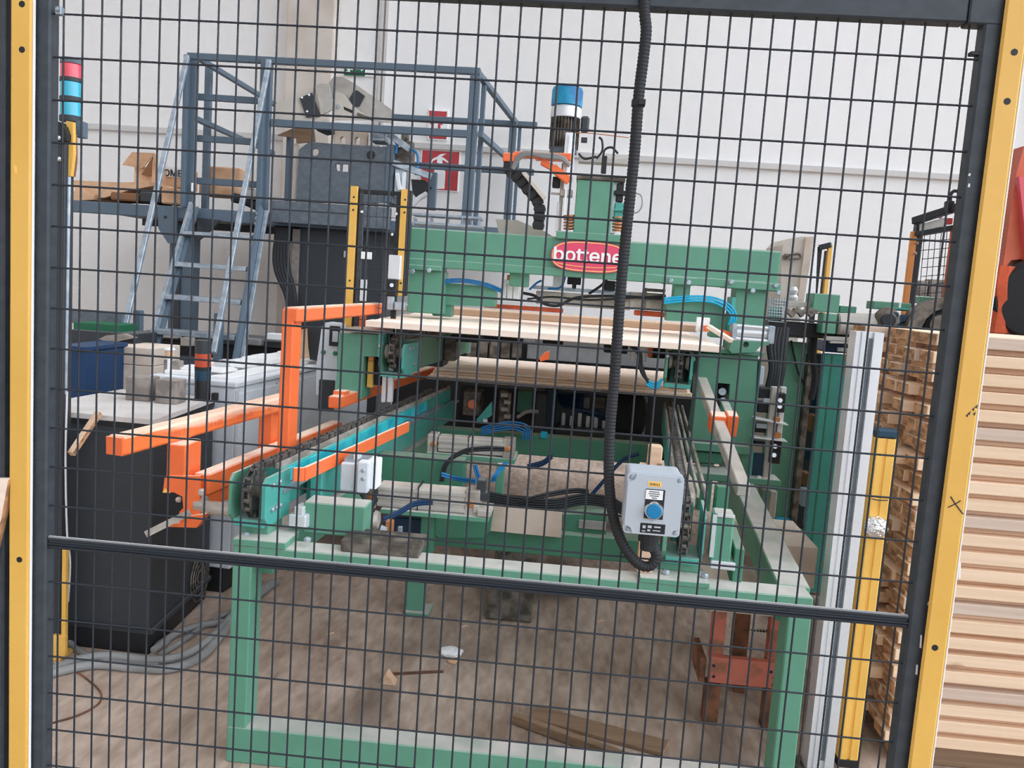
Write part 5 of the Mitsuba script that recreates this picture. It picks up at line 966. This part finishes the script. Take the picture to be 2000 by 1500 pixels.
solo('black_hose_bundle', 'bundle of black hoses hanging right of the gantry column', 'hose bundle', join(*[tube(wpath((1512 + 6 * k, 640, 4.5), (1504 + 7 * k, 675, 4.48), (1508 + 5 * k, 720, 4.46), (1500 + 5 * k, 760, 4.45)), .018, 8) for k in range(5)]), 'mat_rubber')
mc = thing('machine_cabinet', 'tall green machine cabinet with a dark slot on the right', 'machine cabinet')
part(mc, 'front_panel', vp(1551, 668, 1080, 52, 4.85, .06, z0=.30), 'mat_green'); part(mc, 'front_panel', vp(1656, 694, 1150, 92, 4.8, .06, z0=.02), 'mat_teal'); part(mc, 'slot_back', vp(1597, 690, 1100, 50, 5.1, .05, z0=.3), 'mat_charcoal', 'dark slot')
part(mc, 'pale_edge', vp(1571, 840, 1020, 4, 4.84, .02), 'mat_alu'); part(mc, 'slot_item', join(fb(1586, 772, 1600, 796, 4.95, .1), fb(1574, 880, 1588, 900, 4.95, .1)), 'mat_lens_dark'); part(mc, 'slot_item', join(fb(1584, 812, 1598, 845, 4.95, .1), fb(1570, 925, 1584, 950, 4.95, .1), fb(1590, 720, 1604, 758, 4.95, .1)), 'mat_card_dark'); part(mc, 'slot_item', fb(1566, 958, 1582, 990, 4.95, .1), 'mat_box_grey')
part(mc, 'seam', vp(1626, 694, 1150, 3, 4.797, .01, z0=.02), 'mat_darkgreen'); part(mc, 'cyan_strip', fb(1516, 1012, 1545, 1020, 4.82, .02), 'mat_cyan_hose', 'cyan cable'); part(mc, 'lower_bar', fb(1512, 1022, 1570, 1030, 4.8, .05), 'mat_black'); part(mc, 'top_unit', fb(1610, 668, 1688, 690, 4.85, .2), 'mat_blue', 'blue drive'); part(mc, 'white_handle', fb(1636, 680, 1680, 688, 4.83, .03), 'mat_white')
part(mc, 'white_box', fb(1536, 638, 1572, 660, 4.9, .2), 'mat_cabinet_light'); part(mc, 'drooping_cable', join(tube(wpath((1545, 665, 4.83), (1552, 700, 4.82), (1560, 730, 4.82), (1572, 752, 4.83)), .006, 6), tube(wpath((1592, 640, 4.8), (1588, 690, 4.8), (1592, 740, 4.8), (1584, 780, 4.8)), .018, 6)), 'mat_rubber')
part(mc, 'rear_body', vp(1610, 700, 1150, 130, 5.2, .5, z0=.02), 'mat_darkgreen')
rm = thing('roller_drive', 'grey roller with motor and belt pulley on green frames behind the timber stack', 'machinery')
RY = 4.6
part(rm, 'bed', fb(1500, 640, 1900, 668, RY + .1, .2), 'mat_black'); part(rm, 'green_block', fb(1588, 574, 1640, 610, RY, .16), 'mat_green'); part(rm, 'green_block', fb(1640, 598, 1673, 612, RY + .05, .1), 'mat_darkgreen'); part(rm, 'green_block', fb(1606, 612, 1634, 652, RY - .02, .1), 'mat_green')
part(rm, 'roller', cyl(W(1634, 632, RY + .02), W(1709, 634, RY + .02), .056, 28), 'mat_alu_dusty', smooth=40); part(rm, 'bearing', join(*[lathe(W(1709, 631, RY + .02), W(1716, 631, RY + .02), [(0, .05), (1, .045)], 20)]), 'mat_alu')
part(rm, 'pulley', join(lathe(W(1733, 625, RY + .0), W(1733, 625, RY - .05), [(0, .062), (.8, .062), (1, .045)], 24)), 'mat_iron', smooth=40); part(rm, 'pulley_hub', lathe(W(1735, 625, RY - .05), W(1735, 625, RY - .07), [(0, .036), (1, .03)], 18), 'mat_charcoal')
part(rm, 'belt_guard', join(tube(wpath((1712, 640, RY), (1712, 618, RY), (1726, 606, RY), (1746, 606, RY)), .014, 8)), 'mat_iron'); part(rm, 'fittings', join(*[lathe(W(x, y, RY - .02), W(x, y, RY - .06), [(0, .022), (1, .016)], 10) for x, y in ((1748, 616), (1756, 626), (1750, 636), (1764, 622))]), 'mat_lens_dark', 'dark fittings')
part(rm, 'green_cover', fb(1706, 590, 1780, 606, RY + .12, .12), 'mat_green'); part(rm, 'green_cover', fb(1797, 580, 1836, 594, RY + .3, .1), 'mat_green'); part(rm, 'white_gap', fb(1756, 591, 1760, 604, RY + .11, .02), 'mat_white'); part(rm, 'cover_rail', fb(1740, 602, 1800, 606, RY + .02, .1), 'mat_teal')
arc = [(1768, 650), (1776, 628), (1790, 608), (1812, 592), (1845, 582), (1900, 580), (1900, 596), (1850, 600), (1826, 608), (1810, 622), (1800, 640), (1798, 650)]
part(rm, 'belt_cover', fpoly(arc, RY - .1, .12), 'mat_iron', 'dusty curved belt cover'); part(rm, 'flywheel', lathe(W(1842, 642, RY - .02), W(1842, 642, RY - .08), [(0, .11), (.8, .11), (.82, .085), (1, .085)], 28), 'mat_black'); part(rm, 'flywheel_hub', lathe(W(1836, 634, RY - .08), W(1836, 634, RY - .10), [(0, .05), (1, .045)], 20), 'mat_concrete_block')
part(rm, 'crust', join(*[bar(W(1537 + 6 * k, 606 + 5 * math.sin(k * 1.7), RY), W(1549 + 6 * k, 612 + 6 * math.cos(k * 2.1), RY), .03, .02) for k in range(9)]), 'mat_iron', 'greasy clutter', kind='stuff'); part(rm, 'table', fb(1536, 590, 1606, 600, RY + .05, .3), 'mat_alu_dusty'); part(rm, 'leg', vp(1592, 640, 1000, 12, RY + .2, .05, z0=.0), 'mat_iron')
part(rm, 'pipe', join(bar(W(1610, 660, RY), W(1690, 664, RY), .03, .02), bar(W(1620, 668, RY), W(1690, 670, RY), .03, .012)), 'mat_alu_dusty')
mg = thing('mesh_guard', 'small pale mesh guard right of the gantry column', 'guard')
for k in range(7): part(mg, 'wire', cyl(W(1503 + 5 * k, 582, 4.6), W(1502 + 5 * k, 625, 4.6), .0025, 6), 'mat_galv')
for k in range(8): part(mg, 'wire', cyl(W(1500, 585 + 6 * k, 4.6), W(1536, 588 + 6 * k, 4.6), .0025, 6), 'mat_galv')
part(mg, 'back', fb(1503, 600, 1528, 626, 4.75, .05), 'mat_green')
hd = thing('extraction_hood', 'tall pale beige hood with a rounded corner behind the right end of the gantry', 'hood')
part(hd, 'body', fpoly([(1524, 600), (1526, 500), (1530, 478), (1542, 466), (1566, 462), (1590, 462), (1582, 520), (1568, 590), (1566, 600)], 5.7, .5), 'mat_beige'); part(hd, 'lower_body', bx(W(1526, 598, 5.7)[0], W(1566, 598, 5.7)[0], 5.7, 6.2, 0, W(1546, 598, 5.7)[2]), 'mat_beige'); part(hd, 'side_fold', fpoly([(1574, 464), (1590, 463), (1570, 590), (1558, 590)], 5.68, .03), 'mat_wood_dusty'); part(hd, 'latch', join(tube(wpath((1534, 500, 5.66), (1560, 496, 5.66), (1562, 504, 5.66), (1542, 506, 5.66)), .010, 6), lathe(W(1535, 501, 5.7), W(1535, 501, 5.66), [(0, .02), (1, .016)], 12)), 'mat_iron')
part(hd, 'rollers', join(*[lathe(W(1549, y, 5.5), W(1549, y - 14, 5.5), [(0, .026), (.5, .03), (1, .02)], 14) for y in (574, 588)]), 'mat_alu'); part(hd, 'white_post', fpoly([(1580, 500), (1597, 478), (1592, 592), (1567, 590)], 6.0, .05), 'mat_white')
rg = thing('distant_gate', 'small distant fence panel with one yellow post near the back wall', 'fence')
part(rg, 'yellow_post', vp(1623, 478, 574, 8, 7.0, .05, z0=.0), 'mat_yellow'); part(rg, 'dark_post', vp(1602, 482, 574, 9, 7.05, .05, z0=.0), 'mat_black'); part(rg, 'top_rail', bar(W(1600, 484, 7.04), W(1624, 478, 7.0), .04, .04), 'mat_charcoal'); part(rg, 'mesh', fb(1606, 490, 1619, 575, 7.06, .01), 'mat_machine_grey', kind='stuff')
ig = thing('interlocked_gate', 'dark framed mesh gate with orange edges and an interlock switch at the right', 'gate')
IY = 5.25
part(ig, 'orange_post', vp(1787, 452, 600, 11, IY - .02, .03, z0=0), 'mat_amber'); part(ig, 'post', vp(1798, 428, 600, 12, IY, .05, z0=0), 'mat_charcoal'); part(ig, 'orange_post', vp(1866, 440, 600, 9, IY - .25, .03, z0=0), 'mat_safety_orange')
part(ig, 'header', bar(W(1785, 432, IY), W(1880, 402, IY - .3), .04, .04), 'mat_charcoal'); part(ig, 'header', bar(W(1788, 458, IY), W(1880, 442, IY - .3), .04, .025), 'mat_charcoal'); part(ig, 'sign_plate', bar(W(1797, 446, IY), W(1850, 432, IY - .2), .012, .045), 'mat_white', 'white sign plate')
for k in range(8): part(ig, 'cross_wire', cyl(W(1800, 472 + 17 * k, IY), W(1872, 466 + 17 * k, IY - .25), .002, 6), 'mat_wire')
for k in range(6): part(ig, 'upright_wire', cyl(W(1806 + 11 * k, 456 - 2 * k, IY - .04 * k), W(1795 + 11 * k, 580, IY - .04 * k), .002, 6), 'mat_wire')
part(ig, 'interlock', join(fb(1850, 392, 1864, 416, IY - .26, .05)), 'mat_black'); part(ig, 'red_actuator', fb(1852, 426, 1861, 438, IY - .28, .03), 'mat_sign_red', 'red actuator'); part(ig, 'cable', tube(wpath((1856, 394, IY - .24), (1857, 380, IY - .24), (1864, 373, IY - .24), (1873, 378, IY - .24), (1872, 405, IY - .24)), .009, 7), 'mat_rubber'); part(ig, 'bolts', join(bolt(W(1836, 424, IY - .14), -EY, .012, .01), bolt(W(1787, 495, IY - .02), -EY, .01, .01), bolt(W(1790, 475, IY - .02), -EY, .01, .01)), 'mat_chrome')
part(ig, 'grey_box', join(fb(1796, 548, 1812, 578, IY + .2, .1), fb(1816, 546, 1850, 580, IY + .2, .1)), 'mat_concrete_block')

# ------------------------------------------------------------------ timber stack, mirror column, light curtain
CX, CY = 1.20, 3.0
ztk = W(1965, 661, CY)[2]
rng = random.Random(11); NL, pit = 24, .061
mats3 = ['mat_wood_pale', 'mat_wood_mid']
for L in range(NL):
    z1 = ztk - L * pit
    for r_ in range(7):
        x0 = CX + (rng.uniform(-.012, .012) if r_ == 0 else rng.uniform(-.05, .045)); y0 = CY + r_ * .115 + rng.uniform(0, .004) - (rng.uniform(0, .010) if r_ == 0 else 0)
        solo('timber_board', ('long sawn pine board on the front of the timber stack, ' if r_ == 0 else f'sawn board end, {ORD[r_]} from the front of the timber stack, ') + f'{ORD[L]} layer from the top', 'board', bx(x0, CX + 2.1 + rng.uniform(-.05, .05), y0, CY + r_ * .115 + .112, z1 - .040 + rng.uniform(-.002, .002), z1, .0025), 'mat_wood_light' if (L * 7 + r_ * 3) % 5 else 'mat_wood_grey', 'boards of the timber stack')
    if L < NL - 1:
        for r_ in range(3):
            solo('timber_lath', f'thin {["front", "middle", "rear"][r_]} lath in the {ORD[L]} gap from the top of the timber stack', 'lath', bx(CX + rng.uniform(.0, .06), CX + 2.0, CY + r_ * .25 + .022 + rng.uniform(0, .012), CY + r_ * .25 + .22, z1 - pit + .001, z1 - .041, .002), 'mat_wood_mid', 'laths in the timber stack')
zb = ztk - NL * pit + .02
pk = thing('pallet', 'low wooden pallet under the timber stack', 'pallet')
for k in range(2): part(pk, 'runner', bx(CX + .05, CX + 2.0, CY + .05 + .6 * k, CY + .15 + .6 * k, 0.001, zb - .001), 'mat_wood_old')
for k in range(3): part(pk, 'block', bx(CX + .02 + .85 * k, CX + .16 + .85 * k, CY + .33, CY + .45, .001, zb - .001), 'mat_wood_old')
AY = 2.90
ax0, ax1 = W(1672, 655, AY)[0], W(1727, 655, AY)[0]; az = W(1702, 649, AY)[2]
mcol = thing('mirror_column', 'tall white grooved aluminium column standing beside the timber stack', 'column')
wA = ax1 - ax0; q = [(0, 0), (.0, .07), (wA, .07), (wA, 0), (wA * .66, 0), (wA * .66, .012), (wA * .46, .012), (wA * .46, 0), (wA * .22, 0), (wA * .2, .006), (wA * .16, .006), (wA * .14, 0)]
part(mcol, 'profile', prism(q, (ax0, AY, .012), EX, EY, EZ, az - .012), 'mat_alu'); part(mcol, 'foot_plate', bx(ax0 - .03, ax1 + .03, AY - .03, AY + .1, 0, .012), 'mat_iron'); part(mcol, 'groove_strip', bx(ax0 + wA * .48, ax0 + wA * .64, AY + .009, AY + .0125, .05, az - .02), 'mat_machine_grey', 'grey strip in the groove')
YY = 2.97
yc = W(1731, 870, YY)[0]; yz1 = W(1731, 857, YY)[2]
lcn = thing('light_curtain', 'yellow light curtain bar with a dark blue cap in front of the timber stack', 'light curtain')
hwY = abs(W(1752, 870, YY)[0] - W(1710, 870, YY)[0]) / 2
qq = [(-hwY, .008), (-hwY + .008, 0), (-.008, 0), (-.006, .005), (.002, .005), (.004, 0), (hwY - .008, 0), (hwY, .008), (hwY, .05), (-hwY, .05)]
part(lcn, 'yellow_profile', prism(qq, (yc, YY, .03), EX, EY, EZ, yz1 - .03), 'mat_yellow'); part(lcn, 'cap', bx(yc - hwY - .001, yc + hwY + .001, YY - .002, YY + .052, yz1, yz1 + .032, .008), 'mat_lens_dark', 'dark blue end cap'); part(lcn, 'foot', bx(yc - hwY, yc + hwY, YY, YY + .05, 0, .03), 'mat_black', 'black end cap')
part(lcn, 'bracket_line', tube([W(1702, 974, YY - .001), W(1716, 977, YY - .001), W(1734, 977, YY - .001)], .0018, 5), 'mat_ink')
ib = trimesh.creation.icosphere(4, 1.0); v = np.array(ib.vertices); v *= (1 + .30 * (meshkit.fbm(v * 4.5 + 3, 4) - .5))[:, None]; fc = W(1711, 1030, YY - .012)
solo('foil_ball', 'crumpled ball of silver foil wrapped round the yellow light curtain', 'foil', trimesh.Trimesh(fc + v * np.array([.038, .030, .038]), ib.faces, process=False), 'mat_foil')
# orange vehicle at the far right
om = thing('orange_machine', 'rounded orange machine with a dark wheel above the timber stack at the right edge', 'machine')
OY = 4.3
part(om, 'body', fpoly([(1960, 515), (1966, 470), (1976, 400), (1985, 340), (2000, 285), (2080, 270), (2080, 535), (2020, 520), (1995, 506), (1975, 508), (1958, 530)], OY, .5), 'mat_safety_orange'); part(om, 'side_panel', fpoly([(1990, 345), (2080, 320), (2080, 500), (2010, 528)], OY - .04, .04), 'mat_pink_red', 'side panel with pink light painted in')
part(om, 'wheel', lathe(W(2022, 588, OY + .2), W(2022, 588, OY - .10), [(0, .17), (.12, .195), (.88, .195), (1, .16)], 36), 'mat_rubber', 'dark wheel', smooth=40); part(om, 'fender', tube(wpath((1962, 520, OY), (1956, 560, OY), (1958, 600, OY), (1950, 650, OY)), .05, 8), 'mat_orange_worn'); part(om, 'lower_frame', fb(1985, 640, 2080, 668, OY - .02, .3), 'mat_orange_worn'); part(om, 'chassis', fb(1990, 668, 2080, 1000, OY + .1, .3), 'mat_black')

# ------------------------------------------------------------------ under the frame and on the floor
tr = thing('rusty_trestle', 'rusty red painted wooden trestle under the right corner of the green frame', 'trestle')
TY = 3.18
part(tr, 'upright', vp(1408, 1192, 1290, 26, TY, .05), 'mat_rust_red'); part(tr, 'upright', vp(1518, 1196, 1300, 20, TY, .05), 'mat_rust_red'); part(tr, 'cross_board', fb(1386, 1290, 1516, 1340, TY - .04, .04), 'mat_rust_red'); part(tr, 'leg', vp(1394, 1336, 1408, 30, TY, .06, z0=0.001), 'mat_rust'); part(tr, 'leg', vp(1506, 1348, 1420, 20, TY, .06, z0=0.001), 'mat_rust')
part(tr, 'side_board', fb(1366, 1286, 1378, 1332, TY - .01, .2), 'mat_rust'); part(tr, 'rear_upright', vp(1453, 1194, 1290, 30, TY + .35, .06), 'mat_rust'); part(tr, 'top_board', fb(1386, 1186, 1526, 1200, TY - .02, .5), 'mat_wood_dusty', 'pale dusty top board'); part(tr, 'nails', join(*[bolt(W(x, y, TY - .04), -EY, .006, .004) for x, y in ((1394, 1300), (1394, 1321), (1506, 1312), (1512, 1324), (1510, 1338))]), 'mat_black', 'nail heads')
part(tr, 'rear_leg', vp(1450, 1290, 1390, 22, TY + .3, .05, z0=.001), 'mat_rust')
solo('floor_trunking', 'dark ribbed trunking lying on the floor behind the trestle', 'trunking', join(fb(1466, 1238, 1500, 1262, 4.2, .1), *[fb(1466 + 6 * k, 1232, 1469 + 6 * k, 1262, 4.18, .02) for k in range(6)]), 'mat_black')
def floor_hose(pts, r): return tube([WZ(x, y, r) for x, y in pts], r, 9)
for k, (pts, r) in enumerate((([(60, 1318), (110, 1306), (160, 1288), (215, 1282), (290, 1290), (350, 1284), (400, 1258), (440, 1218), (475, 1180), (530, 1140)], .020), ([(60, 1326), (120, 1310), (190, 1298), (260, 1304), (330, 1306), (390, 1284), (430, 1242), (470, 1190), (540, 1135)], .018), ([(130, 1245), (150, 1268), (185, 1284), (240, 1296), (310, 1300)], .012), ([(300, 1270), (340, 1240), (390, 1222), (450, 1212), (500, 1186)], .016), ([(310, 1282), (360, 1250), (400, 1222), (460, 1190), (510, 1160)], .012), ([(320, 1262), (330, 1250), (326, 1246), (300, 1262)], .010))):
    solo('floor_cable', ['thick grey cable nearest the camera at the front of the floor cable bundle', 'second thick grey cable of the floor bundle beside the dark cabinet', 'thin cable coming down behind the guard post to the floor bundle', 'grey cable running under the dark cabinet edge', 'thin grey cable deepest in the floor bundle', 'short cable loop beside the dark cabinet corner'][k], 'cable', floor_hose(pts, r), 'mat_cable_grey', smooth=60)
solo('thin_wire', 'thin rusty wire curling over the floor at the lower left', 'wire', tube([WZ(x, y, .004) for x, y in ((150, 1312), (172, 1328), (192, 1346), (198, 1362), (188, 1378), (150, 1398), (80, 1418))], .0035, 6), 'mat_rust')
def lump(label, name, cat, x, y, sx, sy, sz, m, seed):
    ib = trimesh.creation.icosphere(3, 1.0); v = np.array(ib.vertices); v *= (1 + .7 * (meshkit.fbm(v * 1.8 + seed, 3) - .5))[:, None]; c = WZ(x, y, 0)
    v = v * np.array([sx, sy, sz]); v[:, 2] = np.maximum(v[:, 2] + sz * .55, .001)
    solo(name, label, cat, trimesh.Trimesh(c + v, ib.faces, process=False), m)
solo('wood_chip', 'small triangular wood offcut standing on the floor', 'wood chip', prism([(0, 0), (.06, 0), (.022, .045)], WZ(742, 1336, .001), EX, EZ, EY, .05), 'mat_wood_mid')
lump('pale crumpled paper scrap on the floor under the conveyors', 'paper_scrap', 'paper', 880, 1278, .05, .04, .02, 'mat_white', 5); lump('small orange brown chip beside the paper scrap', 'orange_chip', 'wood chip', 884, 1294, .02, .02, .012, 'mat_card', 8)
solo('steel_rod', 'thin dark rod lying on the floor', 'rod', bar(WZ(762, 1316, .006), WZ(866, 1311, .006), .008, .008), 'mat_rust')
fl0, fl1 = WZ(1004, 1402, .02), WZ(1230, 1484, .02)
solo('floor_plank', 'dark weathered plank lying on the floor behind the front beam', 'plank', bar(fl0, fl1, .03, .035), 'mat_wood_old'); solo('floor_board', 'flat dusty board lying beside the dark plank on the floor', 'board', bar(WZ(1040, 1392, .008), WZ(1300, 1462, .008), .10, .014), 'mat_wood_old')
dm_ = WZ(1000, 1215, 0)
solo('floor_chute', 'dark sloping sheet steel chute reaching the floor under the machine', 'chute', join(prism([(0, .01), (.02, 0), (.75, .42), (.73, .44)], (dm_[0] - .13, dm_[1] + .0, 0), EY, EZ, EX, .22)), 'mat_iron')
for k, (x, y, w_) in enumerate(((1165, 1215, .05), (500, 1215, .04), (900, 1225, .03), (640, 1240, .03))):
    solo('wood_splinter', ['splinter on the floor below the right conveyor', 'splinter on the floor beside the left leg', 'splinter near the middle leg', 'splinter on the floor left of the middle leg'][k], 'splinter', bar(WZ(x, y, .004), WZ(x + 12, y - 4, .004), .012, .006), 'mat_wood_mid')
pal = thing('wooden_peg', 'wooden peg block standing behind the top edge of the push-button box', 'wooden block'); part(pal, 'peg', fb(1266, 872, 1293, 924, 2.62, .05), 'mat_wood_mid'); part(pal, 'notch', fb(1284, 906, 1293, 913, 2.615, .01), 'mat_wood_old', 'dark notch'); part(pal, 'shim', fb(1250, 908, 1264, 922, 2.63, .04), 'mat_wood_pale')
part(pal, 'post', vp(1276, 924, 1075, 30, 2.64, .04, z0=ztop + .016), 'mat_wood_mid')
scene = {k: v for k, v in scene.items() if v is not None}
